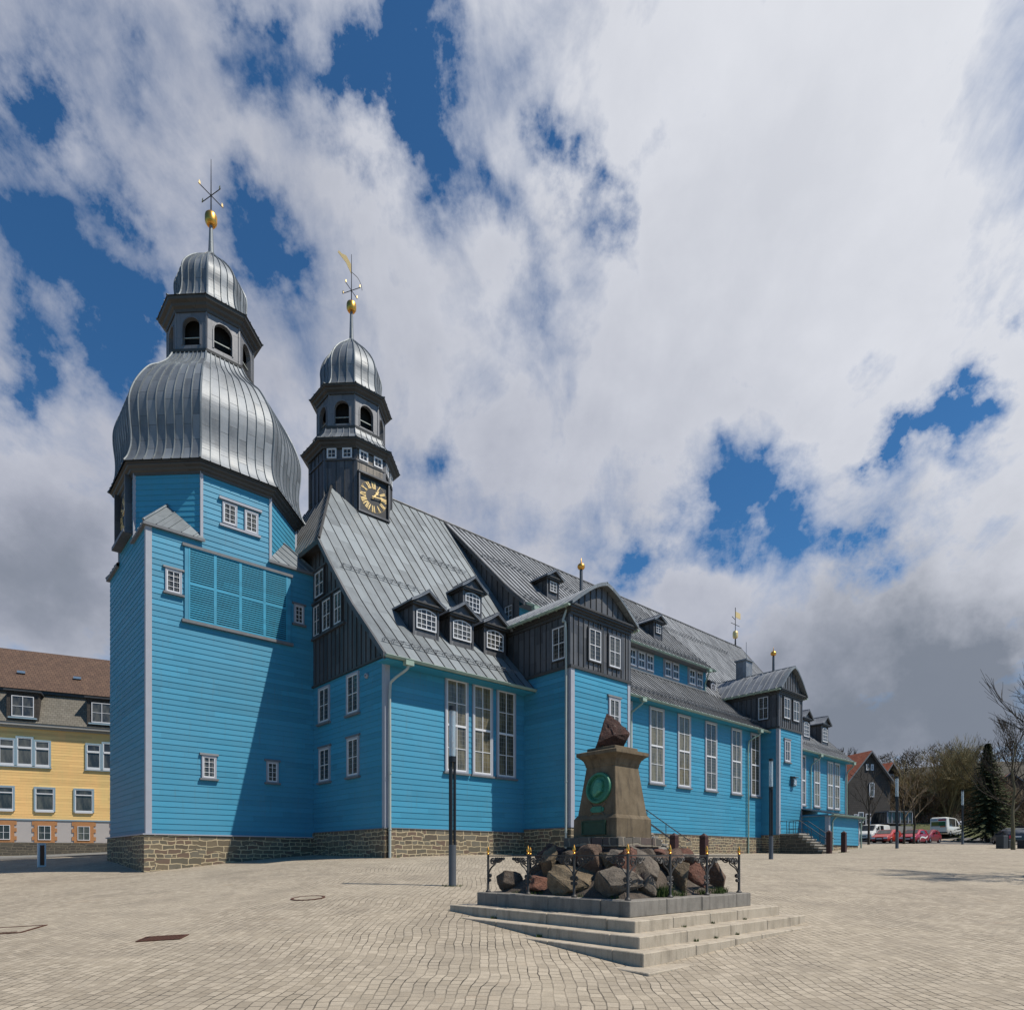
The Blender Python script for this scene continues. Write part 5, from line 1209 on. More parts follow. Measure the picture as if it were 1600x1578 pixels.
def boulder(x, y, z, wd, ht, mat, seed):
    r = random.Random(seed); bm = bmesh.new()
    for _ in range(13):
        v = Vector((r.gauss(0,1),r.gauss(0,1),r.gauss(0,1))).normalized(); s = r.uniform(.9,1.2)
        bm.verts.new((v.x*wd*.56*s, v.y*wd*.5*s, v.z*ht*.56*s))
    bmesh.ops.convex_hull(bm, input=bm.verts)
    loose = [v for v in bm.verts if not v.link_faces]; bmesh.ops.delete(bm, geom=loose, context='VERTS')
    bmesh.ops.bevel(bm, geom=list(bm.edges), offset=.016*wd, segments=2, affect='EDGES', clamp_overlap=True)
    bmesh.ops.triangulate(bm, faces=bm.faces); bmesh.ops.subdivide_edges(bm, edges=[e for e in bm.edges if e.calc_length() > .12], cuts=2, use_grid_fill=True); bmesh.ops.triangulate(bm, faces=bm.faces)
    off = Vector((seed*3.1,seed*1.7,0)); bm.normal_update()
    for v in bm.verts: v.co += v.normal*(noise.noise(v.co*5+off)*.035+noise.noise(v.co*13+off)*.014)*(wd/.55)
    me = bpy.data.meshes.new('boulder'); bm.to_mesh(me); bm.free(); me.materials.append(MATS['rock_'+mat])
    me.polygons.foreach_set('use_smooth',[True]*len(me.polygons)); me.set_sharp_from_angle(angle=R(28))
    o = bpy.data.objects.new('boulder',me); COL.objects.link(o); o.location = (x,y,z); o.rotation_euler = (0,0,r.uniform(0,6)); return o
for i, (s, w, z, wd, ht, mt, lb) in enumerate(BL):
    tag(boulder(*mw(s,w),max(z-(.20 if z > .12 else .10 if z > -.2 else .03),-.704+ht*.44),wd*1.14,ht*1.04,mt,i+11), lb, 'boulder', 'boulders of the rockery')
# iron fence
fence = empty('iron_fence', (MC[0],MC[1],-.704), ANG); tag(fence,'low wrought iron fence with scrollwork and gilded finials round the rockery','fence')
FI, FO = .17, 3.78; H = .735
def spiral(c, r, a0, turns, sg=1, n=22):
    return [(c[0]+r*(1-.82*i/n)*math.cos(a0+sg*2*math.pi*turns*i/n), c[1]+r*(1-.82*i/n)*math.sin(a0+sg*2*math.pi*turns*i/n)) for i in range(n+1)]
def scroll_set(flip):
    C_ = []
    big = spiral((.135,H-.105),.085,-1.1,1.7,1); C_.append(spl([(.012,H-.40),(.03,H-.32),(.09,H-.235)]+[big[0]],5)+big)
    C_.append(spiral((.055,H-.40),.042,2.6,1.5,-1,16)); C_.append(spiral((.05,H-.485),.033,2.8,1.4,1,14))
    s2 = spiral((.285,H-.055),.048,2.6,1.5,1,18); C_.append(spl([(.20,H-.16),(.225,H-.10)],3)+s2)
    C_.append(spiral((.365,H-.05),.038,3.0,1.4,1,14)); C_.append(spl([(.225,H-.02),(.26,H-.11),(.33,H-.115),(.40,H-.045),(.43,H-.025)],4)); C_.append(spiral((.43,H-.045),.03,3.2,1.3,1,12))
    return C_
pxy = []
for k in range(4):
    for i in range(3):
        t = FI+(FO-FI)*i/3; pxy.append([(t,FI),(FO,t),(FI+FO-t,FO),(FI,FI+FO-t)][k])
pm = None
for x, y in pxy:
    if pm is None:
        m = MB(); m.lathe([(.055,0),(.055,.02),(.035,.04),(.026,.06),(.024,.76),(.024,.78)],12); p = m.build('post','post_iron',fence,smooth=True)
        m = MB(); m.lathe([(.026,.775),(.029,.79),(.018,.80),(.015,.812),(.028,.832),(.032,.85),(.028,.872),(.02,.898),(.009,.925),(.001,.945)],10); f_ = m.build('finial','gold',p,smooth=True); pm = (p.data,f_.data)
    else:
        p = bpy.data.objects.new('post',pm[0]); COL.objects.link(p); p.parent = fence; f_ = bpy.data.objects.new('finial',pm[1]); COL.objects.link(f_); f_.parent = p
    p.location = (x,y,0)
sm = None; L = (FO-FI)/3
for i in range(12):
    a_, b_ = Vector(pxy[i]), Vector(pxy[(i+1)%12]); d = (b_-a_); ang = math.atan2(d.y,d.x)
    if sm is None:
        m = MB(); m.box(.02,L-.02,-.012,.012,H,H+.022); rl = m.build('rail','post_iron',fence)
        m = MB()
        for pts_ in scroll_set(0):
            m.tube([(q[0],0,q[1]) for q in pts_],.0135,5); m.tube([(L-q[0],0,q[1]) for q in pts_],.0135,5)
        so = m.build('scrollwork','post_iron',rl); sm = (rl.data,so.data)
    else:
        rl = bpy.data.objects.new('rail',sm[0]); COL.objects.link(rl); rl.parent = fence; so = bpy.data.objects.new('scrollwork',sm[1]); COL.objects.link(so); so.parent = rl
    rl.location = (a_.x,a_.y,0); rl.rotation_euler = (0,0,ang)
# grass and moss tufts
m = MB(); r = random.Random(9)
def tuft(x, y, z, n_, rad, h, mat=0):
    for _ in range(n_):
        a_, q = r.uniform(0,6.28), rad*math.sqrt(r.random()); px, py = x+q*math.cos(a_), y+q*math.sin(a_); b_ = r.uniform(0,6.28); w_ = r.uniform(.004,.012); hh = h*r.uniform(.4,1.1)
        lx, ly = r.uniform(-.4,.4)*hh, r.uniform(-.4,.4)*hh
        m.face([(px-w_*math.cos(b_),py-w_*math.sin(b_),z-.01),(px+w_*math.cos(b_),py+w_*math.sin(b_),z-.01),(px+lx,py+ly,z+hh)],mat)
for s, w, n_, rad, h in ((1.3,.36,160,.14,.2),(1.55,.42,240,.18,.26),(1.9,.4,160,.2,.12),(2.7,.38,160,.16,.12),(3.25,.4,240,.2,.14),(3.55,.45,160,.15,.14),(.38,1.4,60,.12,.07),(.36,2.5,70,.14,.07),(.38,3.1,60,.12,.06),(.4,.6,60,.1,.06)): tuft(*mw(s,w),-.7,n_,rad,h)
for off, z, s in ((.40,-1.153,.9),(.40,-1.153,1.8),(.755,-1.333,.7),(.755,-1.333,1.3),(.755,-1.333,2.0),(.4,-1.153,2.9)): tuft(*mw(s,-off-.02),z,40,.04,.05)
for w, off, z in ((2.9,.40,-1.15),(3.4,.755,-1.2),(1.3,.755,-1.33)): tuft(*mw(-off-.02,w),z,50,.06,.06)
tuft(-1.66,18,gz(-1.66,18),160,.3,.05); tuft(*cw(12.6,-7.9),gzl(12.6,-7.9),60,.2,.05); tuft(*cw(34.4,-5.6),gzl(34.4,-5.6),160,.4,.07)
for s0_, s1_, w_ in ((-7.6,-.1,6.86),(.3,8,-.12),(13,33,-.12)):
    q = s0_
    while q < s1_:
        q += r.uniform(.25,1.6)
        if q < s1_: tuft(*cw(q,w_),gzl(q,w_),r.randint(6,26),.09,r.uniform(.03,.09))
o = m.build('grass','moss'); tag(o,kind='stuff')

# ================================================================== LAMPS
lamp0 = None
for (x, y, zb), lb in (((-1.66,18,-.78),'tall street lamp in front of the three tall church windows, nearest of the row'),((12.9,32.2,-.06),'street lamp with twin poles in front of the far gabled bay of the church'),((26.8,45,.67),'street lamp before the parked red cars and brown gabled house'),((41.4,59.4,1.24),'farthest street lamp, between the white van and the dark conifer')):
    zb = gz(x,y)
    if lamp0 is None:
        lamp0 = empty('street_lamp',(x,y,zb),.2); m = MB(); m.lathe([(.13,-.1),(.105,0),(.105,1.14),(.0,1.15)],20); m.build('base_tube','lamp_base_metal',lamp0,smooth=True)
        m = MB(); m.lathe([(.055,1.1),(.055,3.5)],14,(-.045,0)); m.build('pole','lamp_metal',lamp0,smooth=True)
        m = MB(); m.lathe([(.042,1.1),(.042,3.5)],14,(.062,0)); m.build('pole','lamp_metal',lamp0,smooth=True)
        m = MB(); m.lathe([(.0,3.44),(.105,3.44),(.105,3.6),(.0,3.6)],20); m.build('collar','lamp_metal',lamp0,smooth=True)
        m = MB(); m.lathe([(.092,3.6),(.092,4.88)],20); m.build('light_tube','lamp_glass',lamp0,smooth=True)
        m = MB(); m.lathe([(.0,4.87),(.105,4.87),(.105,5.0),(.0,5.01)],20); m.build('lamp_cap','lamp_metal',lamp0,smooth=True)
        m = MB()
        for z in (3.86,4.0,4.78): m.lathe([(.001,z-.06),(.045,z-.04),(.06,z),(.045,z+.04),(.001,z+.06)],14)
        m.lathe([(.012,3.6),(.012,4.87)],8); m.build('reflector','rim_metal',lamp0,smooth=True); o = lamp0
    else:
        o = copy_tree(lamp0); o.location = (x,y,zb)
    tag(o,lb,'street lamp','street lamps along the plaza')
# information stele, planters
o = empty('information_stele',(-24.74,34,gz(-24.74,34)-.02),.9); m = MB(); m.box(-.17,-.10,-.1,.1,0,1.26); m.box(.10,.17,-.1,.1,0,1.26); m.box(-.10,.10,-.1,.1,1.16,1.26); m.box(-.10,.10,-.1,.1,0,.1); m.build('frame','white_paint',o)
m = MB(); m.box(-.10,.10,-.08,.08,.1,1.16); m.build('panel','rust_panel',o); tag(o,'low grey framed stele with rust brown panel left of the blue tower','stele')
for x, y, w, d, h, lb in ((37.9,50,.5,.6,1.02,'tall narrow anthracite block beside the young tree at the right'),(38.7,50.5,.6,.7,.66,'low anthracite block just right of the tall one'),(39.75,50,.9,.7,.7,'wide anthracite planter block at the right picture edge')):
    z = gz(x,y); o = empty('planter',(x,y,z-.03),.3); m = MB(); m.box(-w/2,w/2,-d/2,d/2,0,h); b_ = m.build('planter_box','anthracite',o); bevel(b_,.02); m = MB(); m.box(-w/2+.06,w/2-.06,-d/2+.06,d/2-.06,h,h+.02); m.build('planter_top','lamp_base_metal',o); tag(o,lb,'planter','anthracite blocks at the plaza edge')

# ================================================================== CARS
def car(loc, rz, paint, st, hw, label, cat, name='parked_car', wheels=(.85,3.4), wr=.31, extra=None, side_win=None, top=.86):
    """st: stations (x from the nose, z sill, z belt, z roof)"""
    o = empty(name, loc, rz); tag(o, label, cat)
    m = MB(); rings = []
    for x, zs, zb, zr in st:
        nose = 1-.10*max(0,1-x/.5)**2-.08*max(0,1-(st[-1][0]-x)/.4)**2; w = hw*nose; wt = w*top if zr-zb > .1 else w*.93
        half = [(w*.9,zs),(w,zs+.18),(w,zb-.1),(w*.965,zb)]+([(w*.965+(wt-w*.965)*.5,zb+(zr-zb)*.5),(wt,zr-.09),(wt*.86,zr)] if zr-zb > .1 else [(w*.95,zb+(zr-zb)*.4),(wt*.9,zr-.005),(wt*.7,zr)])
        rings.append([(-y,x,z) for y, z in half]+[(y,x,z) for y, z in half[::-1]])
    for a_, b_ in zip(rings, rings[1:]):
        for k in range(len(a_)-1): m.face([a_[k],b_[k],b_[k+1],a_[k+1]])
        m.face([a_[-1],b_[-1],b_[0],a_[0]])
    m.face(rings[0]); m.face(rings[-1][::-1])
    b = m.build('body', paint, o, smooth=True)
    # glazing: quads slightly proud of the cabin
    cab = [i for i, s in enumerate(st) if s[3]-s[2] > .1]; i0, i1 = cab[0], cab[-1]
    def q(i, k, e=.012):
        p = Vector(rings[i][k]); c_ = Vector((0,p.y,p.z-.3)); return p+(p-c_).normalized()*e
    for i, j, nme, nv in ((i0-1,i0,'windscreen',Vector((0,-.7,.7))),(i1+1,i1,'rear_window',Vector((0,.7,.7)))):
        if nme == 'rear_window' and extra: continue
        g = MB(); lo = [Vector(rings[i][k]) for k in (5,6,7,8)]; hi = [Vector(rings[j][k]) for k in (5,6,7,8)]; cc = sum(lo+hi, Vector())/8
        lo = [p+(cc-p)*.1+nv*.03 for p in lo]; hi = [p+(cc-p)*.1+nv*.03 for p in hi]
        for k in range(3): g.face([lo[k],lo[k+1],hi[k+1],hi[k]])
        g.build(nme,'car_glass',b)
    for sg in (0,1):
        for (x0, x1) in (side_win or ((st[i0][0]-.25,(st[i0][0]+st[i1][0])/2-.04),((st[i0][0]+st[i1][0])/2+.04,st[i1][0]+.1))):
            def at(x, fr):
                xs_ = [s[0] for s in st]; zb = np.interp(x,xs_,[s[2] for s in st]); zr = np.interp(x,xs_,[s[3] for s in st]); wt = hw*top
                z = zb+.03+(zr-.13-zb-.03)*fr; t = (z-zb)/max(.1,(zr-.09-zb)); y = hw*.965+(wt-hw*.965)*t+.012
                return (-y if sg else y, x, float(z))
            g = MB(); g.face([at(x0,0),at(x1,0),at(min(x1,x1),1),at(x0+(.0 if np.interp(x0,[s[0] for s in st],[s[3]-s[2] for s in st])>.35 else .25),1)]); g.build('side_window','car_glass',b)
    for wx in wheels:
        for sg in (-1,1):
            t = MB(); t.lathe([(wr*.62,-.1),(wr*.96,-.1),(wr,-.06),(wr,.06),(wr*.96,.1),(wr*.62,.1)],18); tt = t.build('wheel','rubber',o,smooth=True); tt.location = (sg*(hw-.1),wx,wr); tt.rotation_euler = (0,math.pi/2,0)
            t = MB(); t.lathe([(.001,.085),(wr*.2,.09),(wr*.62,.06),(wr*.62,-.06),(.001,-.085)],14); t.build('rim','rim_metal',tt)
    zb = st[0][2]
    for sg in (-1,1):
        t = MB(); x = sg*hw*.66; t.hexa([(x-.2,-.02,zb-.14),(x+.2,-.02,zb-.14),(x+.22,.25,zb-.14),(x-.22,.25,zb-.14),(x-.17,.0,zb+.02),(x+.17,.0,zb+.02),(x+.22,.32,zb+.13),(x-.22,.32,zb+.13)]); t.build('headlight','lens',o)
        t = MB(); xe = st[-1][0]; t.box(x*1.22-.09,x*1.22+.09,xe-.12,xe+.015,zb-.1,zb+.2); t.build('tail_light','red_sign',o)
        t = MB(); mx = st[i0][0]-.15; t.box(sg*hw*.98-.02 if sg > 0 else -hw*.98-.2, sg*hw*.98+.2 if sg > 0 else -hw*.98+.02, mx-.06,mx+.06,st[i0][2]+.02,st[i0][2]+.18); t.build('wing_mirror',paint,o)
    t = MB(); t.box(-.26,.26,-.012,.03,.42,.53); t.build('number_plate','plate_white',o)
    t = MB(); t.box(-.26,.26,st[-1][0]-.03,st[-1][0]+.012,.62,.73); t.build('number_plate','plate_white',o)
    t = MB(); t.box(-hw*.5,hw*.5,-.008,.05,.26,.40); t.box(-hw*.3,hw*.3,-.004,.05,.56,.63); t.build('grille','rubber',o)
    return o
HB = [(0,.28,.60,.64),(.12,.22,.66,.72),(.95,.20,.86,.93),(1.05,.20,.90,.98),(1.85,.20,.93,1.42),(2.6,.20,.95,1.49),(3.5,.20,.97,1.40),(3.85,.22,.98,1.12),(4.08,.28,.9,.97),(4.15,.34,.66,.72)]
SH = [(0,.28,.64,.68),(.1,.22,.70,.76),(.7,.20,.90,.97),(.8,.20,.94,1.02),(1.5,.20,.96,1.44),(2.3,.20,.98,1.50),(3.1,.20,1.0,1.44),(3.4,.22,1.0,1.14),(3.5,.28,.9,.98),(3.54,.34,.66,.72)]
VW = [(0,.30,.70,.74),(.12,.24,.86,.92),(.7,.22,1.08,1.16),(.8,.22,1.12,1.22),(1.35,.22,1.15,1.86),(2.0,.22,1.15,1.95),(4.6,.22,1.15,1.95),(4.8,.25,1.15,1.85),(4.87,.3,.9,.96),(4.9,.36,.7,.76)]
TR_ = [(0,.34,.8,.84),(.12,.28,.95,1.02),(.75,.25,1.15,1.22),(.85,.25,1.2,1.32),(1.45,.25,1.2,2.15),(1.9,.25,1.2,2.3),(4.7,.25,1.2,2.34),(4.86,.3,1.2,2.24),(4.92,.36,.9,.96),(4.94,.42,.7,.76)]
def cpos(x, y): return (x,y,gz(x,y)+.012)
car(cpos(38.6,71.0),R(-52),'paint_white',VW,.93,'white panel van facing the plaza behind the blue porch','van','parked_van',wheels=(.95,3.9),wr=.33,side_win=((1.15,1.95),(2.15,3.0)),top=.9)
car(cpos(38.0,66.9),R(-50),'paint_red',HB,.88,'orange red hatchback parked beside the white panel van','car')
c2 = car(cpos(40.7,66.6),R(-52),'paint_crimson',SH,.82,'small crimson car with white swoosh on its side, behind the lamp','car',wheels=(.7,2.85))
m = MB(); P_ = spl([(.835,.95,.35),(.838,1.25,.62),(.838,1.8,.66),(.838,2.5,.6),(.83,3.0,.8)],5)
for sg in (-1,1):
    for a_, b_ in zip(P_, P_[1:]): m.face([(sg*.85,a_[1],a_[2]-.07),(sg*.85,b_[1],b_[2]-.06),(sg*.85,b_[1],b_[2]+.06),(sg*.85,a_[1],a_[2]+.1)])
m.build('white_swoosh','plate_white',c2)
car(cpos(43.9,69.8),R(-52),'paint_maroon',HB,.88,'dark red car half hidden between the crimson car and the white minibus','car')
v = car(cpos(57.0,83.4),R(127),'paint_white',TR_,1.0,'white minibus seen from behind with colourful signs on its rear','van','parked_minibus',wheels=(1.0,3.9),wr=.35,extra=('norear',),side_win=((1.2,2.1),(2.3,4.2)),top=.9)
xe = 4.96
def sign(n_, a_, mt):
    m = MB(); m.hexa([(a_[0],xe-.04,a_[2]),(a_[1],xe-.04,a_[2]),(a_[1],xe+.012,a_[2]),(a_[0],xe+.012,a_[2]),(a_[0],xe-.3,a_[3]),(a_[1],xe-.3,a_[3]),(a_[1],xe+.012-.0,a_[3]),(a_[0],xe+.012,a_[3])]); m.build(n_,mt,v)
simple('sign_olive',(.12,.13,.02),.4); simple('sign_green',(.01,.10,.03),.4)
sign('rear_panel',(-.9,.9,.5,2.2),'paint_white'); xe = 4.985
sign('sign_panel',(-.03,.78,1.32,1.78),'sign_olive'); sign('sign_panel',(-.78,-.03,1.32,1.78),'sign_green'); sign('sign_panel',(-.8,.0,1.9,2.08),'red_sign'); sign('sign_panel',(-.78,-.2,1.1,1.22),'orange_sign'); sign('dark_strip',(-.8,.8,1.24,1.31),'rubber'); sign('lower_strip',(.0,.8,.66,.74),'orange_sign'); sign('rear_bumper',(-.95,.95,.36,.5),'rubber'); sign('rear_plate',(.2,.72,.86,.98),'plate_white'); sign('pale_sign',(.1,.8,1.9,2.08),'blue_grey_trim')
car(cpos(51.6,68.5),R(165),'paint_black',HB,.88,'black car parked at the right edge behind the young tree','car')
car(cpos(53.6,67.2),R(-48),'paint_silver',HB,.88,'silver car cut off by the right picture edge','car')

# ================================================================== BUILDINGS
def bparts(loc, d, name, label, cat='house'):
    o = empty(name, loc, math.atan2(d[1],d[0])); tag(o,label,cat); return o
# yellow school, local x along the front, y into the building, z absolute minus base
yb0 = gz(*yw(0,0))
sch = bparts((YQ[0],YQ[1],0), YD, 'school_building', 'yellow clapboarded building with brown tiled mansard roof left of the tower', 'building')
X0, X1 = -30, 26
def wf(mb, nme, mt, par=sch): return mb.build(nme, mt, par)
m = MB(); m.obox((0,0),S_T,S_N,X0,X1,-.2,.12,-1.5,1.13); wf(m,'stone_base','shed_stone')
m = MB(); m.obox((0,0),S_T,S_N,X0,X1,-.2,.06,1.13,2.76); wf(m,'cellar_wall','render_grey')
m = MB(); m.siding((0,0),S_T,S_N,rect(X0,X1,2.85,9.6),.2,.009); m.obox((0,0),E_T,E_N,0,12,X1-.2,X1,1,9.6); wf(m,'front_wall','yellow_siding')
m = MB(); m.obox((0,0),S_T,S_N,X0,X1,0,.12,2.76,2.85); wf(m,'string_course','blue_grey_trim')
m = MB(); m.obox((0,0),S_T,S_N,X0,X1,-.2,.45,9.6,9.82); m.obox((0,0),S_T,S_N,X0,X1,-.2,.2,9.45,9.6); wf(m,'eaves_cornice','pale_wall')
m = MB(); m.sheet(lambda u,t: (u,-.5+1.3*t,9.8+2.5*t+(-.12*math.sin(math.pi*t))),lin(X0,X1,10),lin(0,1,5),0,0); wf(m,'mansard_slope','slate_shingle')
m = MB(); m.obox((0,0),S_T,S_N,X0,X1,-1.0,-.55,12.2,12.42); wf(m,'upper_eaves','anthracite')
m = MB(); m.sheet(lambda u,t: (u,.45+4.9*t,12.42+4.1*t),lin(X0,X1,10),lin(0,1,4),0,0); m.face([(X0,5.35,16.52),(X1,5.35,16.52),(X1,11,11),(X0,11,11)]); wf(m,'tiled_roof','brown_tile')
m = MB(); m.face([(X1,-.0,9.6),(X1,10.8,9.6),(X1,5.35,16.4),(X1,.5,12.4)]); m.box(X0,X1,10.6,10.9,-1,9.6); wf(m,'gable','slate_shingle')
m = MB()
for x in (-6.2,-2.45,1.1,4.6,-9.8): m.box(x-.25,x+.25,2.1,2.35,13.95,14.12)
wf(m,'roof_vent','rim_metal')
def swin(u, z0, W, Hh, cols, rows, transom=False, casing=.10, trim='blue_grey_trim'):
    o = window(sch, u, -.02, z0, 0, W, Hh, cols, rows, casing, trim, 'glass_plain', sill=False); return o
for k in range(-9,8):
    u = -.62+k*2.43
    if X0+1 < u < X1-1:
        swin(u,3.42,1.3,1.8,1,1); m = MB(); m.box(u-.5,u+.5,-.12,-.03,4.68,4.76); wf(m,'window_bar','white_paint'); m = MB(); m.box(u-.56,u+.56,-.13,-.03,3.36,3.48); wf(m,'window_sill','white_paint')
        m = MB(); m.obox((0,0),S_T,S_N,u-.62,u+.62,.055,.11,1.13,2.7)
        for s in (-1,1):
            for zz in (1.3,1.9,2.4): m.obox((0,0),S_T,S_N,u+s*.62-(.14 if s < 0 else 0),u+s*.62+(.14 if s > 0 else 0),.055,.105,zz,zz+.28)
        wf(m,'brick_surround','orange_brick'); window(sch,u,-.09,1.32,0,.78,1.05,2,2,.0,'white_paint','glass_plain',sill=False)
for k in range(-3,4):
    c0 = -1.82+k*5.3
    for du, W, zt in ((-1.06,1.04,8.66),(0,1.06,8.84),(1.06,1.04,8.66)):
        u = c0+du
        if X0+1 < u < X1-1:
            swin(u,6.72,W,zt-6.72,1,1); m = MB(); m.box(u-.4,u+.4,-.12,-.03,7.95,8.1); wf(m,'window_bar','white_paint'); m = MB(); m.box(u-.44,u+.44,-.125,-.03,6.66,6.78); wf(m,'window_sill','white_paint')
    m = MB(); m.obox((0,0),S_T,S_N,c0-1.62,c0+1.62,0,.12,6.6,6.68); wf(m,'window_sill','blue_grey_trim')
    u = c0+0*.0; ud = -1.86+k*4.86
    if X0+2 < ud < X1-2:
        m = MB(); m.box(ud-.95,ud+.95,-.42,1.0,9.95,12.0,0); m.box(ud-1.1,ud+1.1,-.62,1.1,12.0,12.12,1); d_ = wf(m,'dormer',['dark_slate','anthracite'])
        window(d_,ud,-.42,10.2,0,1.32,1.5,2,2,.0,'white_paint','glass_plain',sill=False); m = MB(); m.box(ud-.85,ud+.85,-.58,-.42,10.05,10.15); m.build('sill','blue_grey_trim',d_)
def house(loc, ang, W, D, zb, ze, zr, wall, roofm, name, label, over=.5, wins=(), gable_top=None):
    """gable faces local -y; x across, y deep"""
    o = empty(name,(loc[0],loc[1],zb),ang); tag(o,label,'house'); e, r_ = ze-zb, zr-zb
    m = MB(); P_ = [(-W/2,0),(W/2,0),(W/2,e),(0,r_),(-W/2,e)]
    m.face([(x,0,z) for x,z in P_],0,P_); m.face([(x,D,z) for x,z in P_][::-1],0); m.face([(-W/2,0,0),(-W/2,0,e),(-W/2,D,e),(-W/2,D,0)],0); m.face([(W/2,0,0),(W/2,D,0),(W/2,D,e),(W/2,0,e)],0); m.build('wall',wall,o)
    m = MB(); sl = (r_-e)/(W/2)
    for sg in (-1,1):
        def fn(u, t, sg=sg): x = (W/2+over)*(1-t); return (sg*x, u, r_+.06-(x*sl))
        m.sheet(fn, lin(-over,D+over,6), [0,.5,1], 0, 0, flip=(sg>0))
        for y in (-over, D+over-.08):
            p, q = Vector(fn(y,0)), Vector(fn(y,1)); d = Vector((0,0,-.25)); f = Vector((0,.08,0)); m.hexa([p+d,q+d,q+d+f,p+d+f,p-Vector((0,0,.01)),q-Vector((0,0,.01)),q+f-Vector((0,0,.01)),p+f-Vector((0,0,.01))],1)
        p, q, s, t = [Vector(fn(*a_)) for a_ in ((-over,0),(D+over,0),(D+over,1),(-over,1))]; dd = Vector((0,0,-.12)); m.face([p+dd,q+dd,s+dd,t+dd],1)
    m.build('roof',[roofm,'grey_wood'],o)
    for (x,z,w_,h_,c_,rr_) in wins: window(o,x,-.02,z,0,w_,h_,c_,rr_,.08,'white_paint','glass_plain',sill=False)
    return o
h1 = house((47.0,85.0),R(12),6.4,13,3.0,10.3,14.0,'dark_slate','red_tile','slate_house','tall brown slate hung gabled house with red roof beyond the porch',.5,((-1.35,1.6,.8,1.4,2,2),(-.25,1.3,.8,1.5,2,2),(.3,5.0,.75,1.9,2,2),(-.35,8.5,.42,.8,2,2),(.35,8.5,.42,.8,2,2),(-2.1,1.8,.6,.9,2,2)))
m = MB(); m.box(.8,4.6,-2.2,0,-.3,1.1,0); m.box(.8,4.6,-2.25,0,1.4,1.5,3); m.box(.8,4.6,-2.4,-.05,2.9,3.05,3)
for x in lin(.85,4.55,6): m.box(x-.05,x+.05,-2.2,-2.06,1.5,2.9,1)
m.box(.85,4.55,-2.12,0,1.5,2.9,2); m.build('veranda',['pale_wall','grey_trim','glass_plain','grey_wood'],h1)
h2 = house((57.0,97.5),R(24),8,12,2.5,9.9,14.3,'dark_slate','red_tile','red_roofed_house','red tiled house with glazed white gable window behind the bare trees',.6,((0,8.6,1.5,1.5,2,1),(-1.35,8.6,.8,.8,1,1),(1.35,8.6,.8,.8,1,1)))
m = MB(); m.box(-1.6,-1.0,2,2.7,10.0,12.2); m.build('chimney','anthracite',h2)
house((70.0,112),R(-35),8,14,4,10.5,14.2,'dark_slate','red_tile','red_roofed_house','long low orange roof half hidden behind the big round bare tree',.5)
house((79.5,103),R(-30),10,16,3.6,9.0,13.6,'dark_slate','red_tile','red_roofed_house','dark house with orange roof at the right edge behind the conifer',.5)
o = empty('garden_wall',(56.6,77.2,gz(56.6,77.2)-.2),R(8)); m = MB(); m.box(0,6.5,0,.25,0,1.7); m.build('wall_panel','pale_wall',o); m = MB(); m.box(-.02,6.55,-.05,.3,1.7,1.78); m.build('coping','kerb_stone',o); tag(o,'pale rendered garden wall under the dark conifer','wall')
# grass bank, hill
m = MB()
for i in range(12):
    for j in range(6):
        def bp(a_, b_): x = 52.5+a_*.75; y = 82+b_*2.0; return (x,y,gz(x,y)+.02+1.4*max(0,min(1,(b_-.2)/3.0)))
        m.face([bp(i,j),bp(i+1,j),bp(i+1,j+1),bp(i,j+1)])
tag(m.build('grass_bank','grass',smooth='all'),kind='structure')
m = MB()
nx, ny = 40, 10
def hp(i, j):
    x = -60+i*8; y = 125+j*14; h = 20*math.sin(math.pi*min(1,j/ny*.9+.05))*(1/(1+math.exp(-(x-70)/18))); return (x,y,gz(x,y)-.5+h+noise.noise(Vector((x*.05,y*.05,3)))*2.5*(j>0))
for i in range(nx):
    for j in range(ny): m.face([hp(i,j),hp(i+1,j),hp(i+1,j+1),hp(i,j+1)])
tag(m.build('hill','hill_wood',smooth='all'),kind='structure')

# ================================================================== TREES
def grow(rng, p, d, L, r, depth, out, spread=.5, up=.15, taper=.62, kids_=(2,4), bend=.12, minr=.004):
    n = 3; pts = [p.copy()]; q = p.copy(); dd = d.copy()
    for i in range(n):
        dd = (dd+Vector((rng.gauss(0,bend),rng.gauss(0,bend),rng.gauss(0,bend)+up*.15))).normalized(); q = q+dd*L/n; pts.append(q.copy())
    out.append((depth, pts, r, r*taper))
    if depth <= 0: return
    k = rng.randint(*kids_)
    for i in range(k):
        t = rng.uniform(.35,1); idx = min(int(t*n),n-1); bp_ = pts[idx].lerp(pts[idx+1], t*n-idx); ax = dd.cross(Vector((rng.gauss(0,1),rng.gauss(0,1),rng.gauss(0,1)))).normalized()
        nd = (Matrix.Rotation(rng.uniform(spread*.6,spread*1.3),3,ax) @ dd+Vector((0,0,up))).normalized()
        grow(rng, bp_, nd, L*rng.uniform(.55,.8), max(minr, r*rng.uniform(.45,.65)), depth-1, out, spread, up, taper, kids_, bend, minr)
    grow(rng, pts[-1], (dd+Vector((0,0,up*.5))).normalized(), L*.75, max(minr, r*taper), depth-1, out, spread, up, taper, kids_, bend, minr)
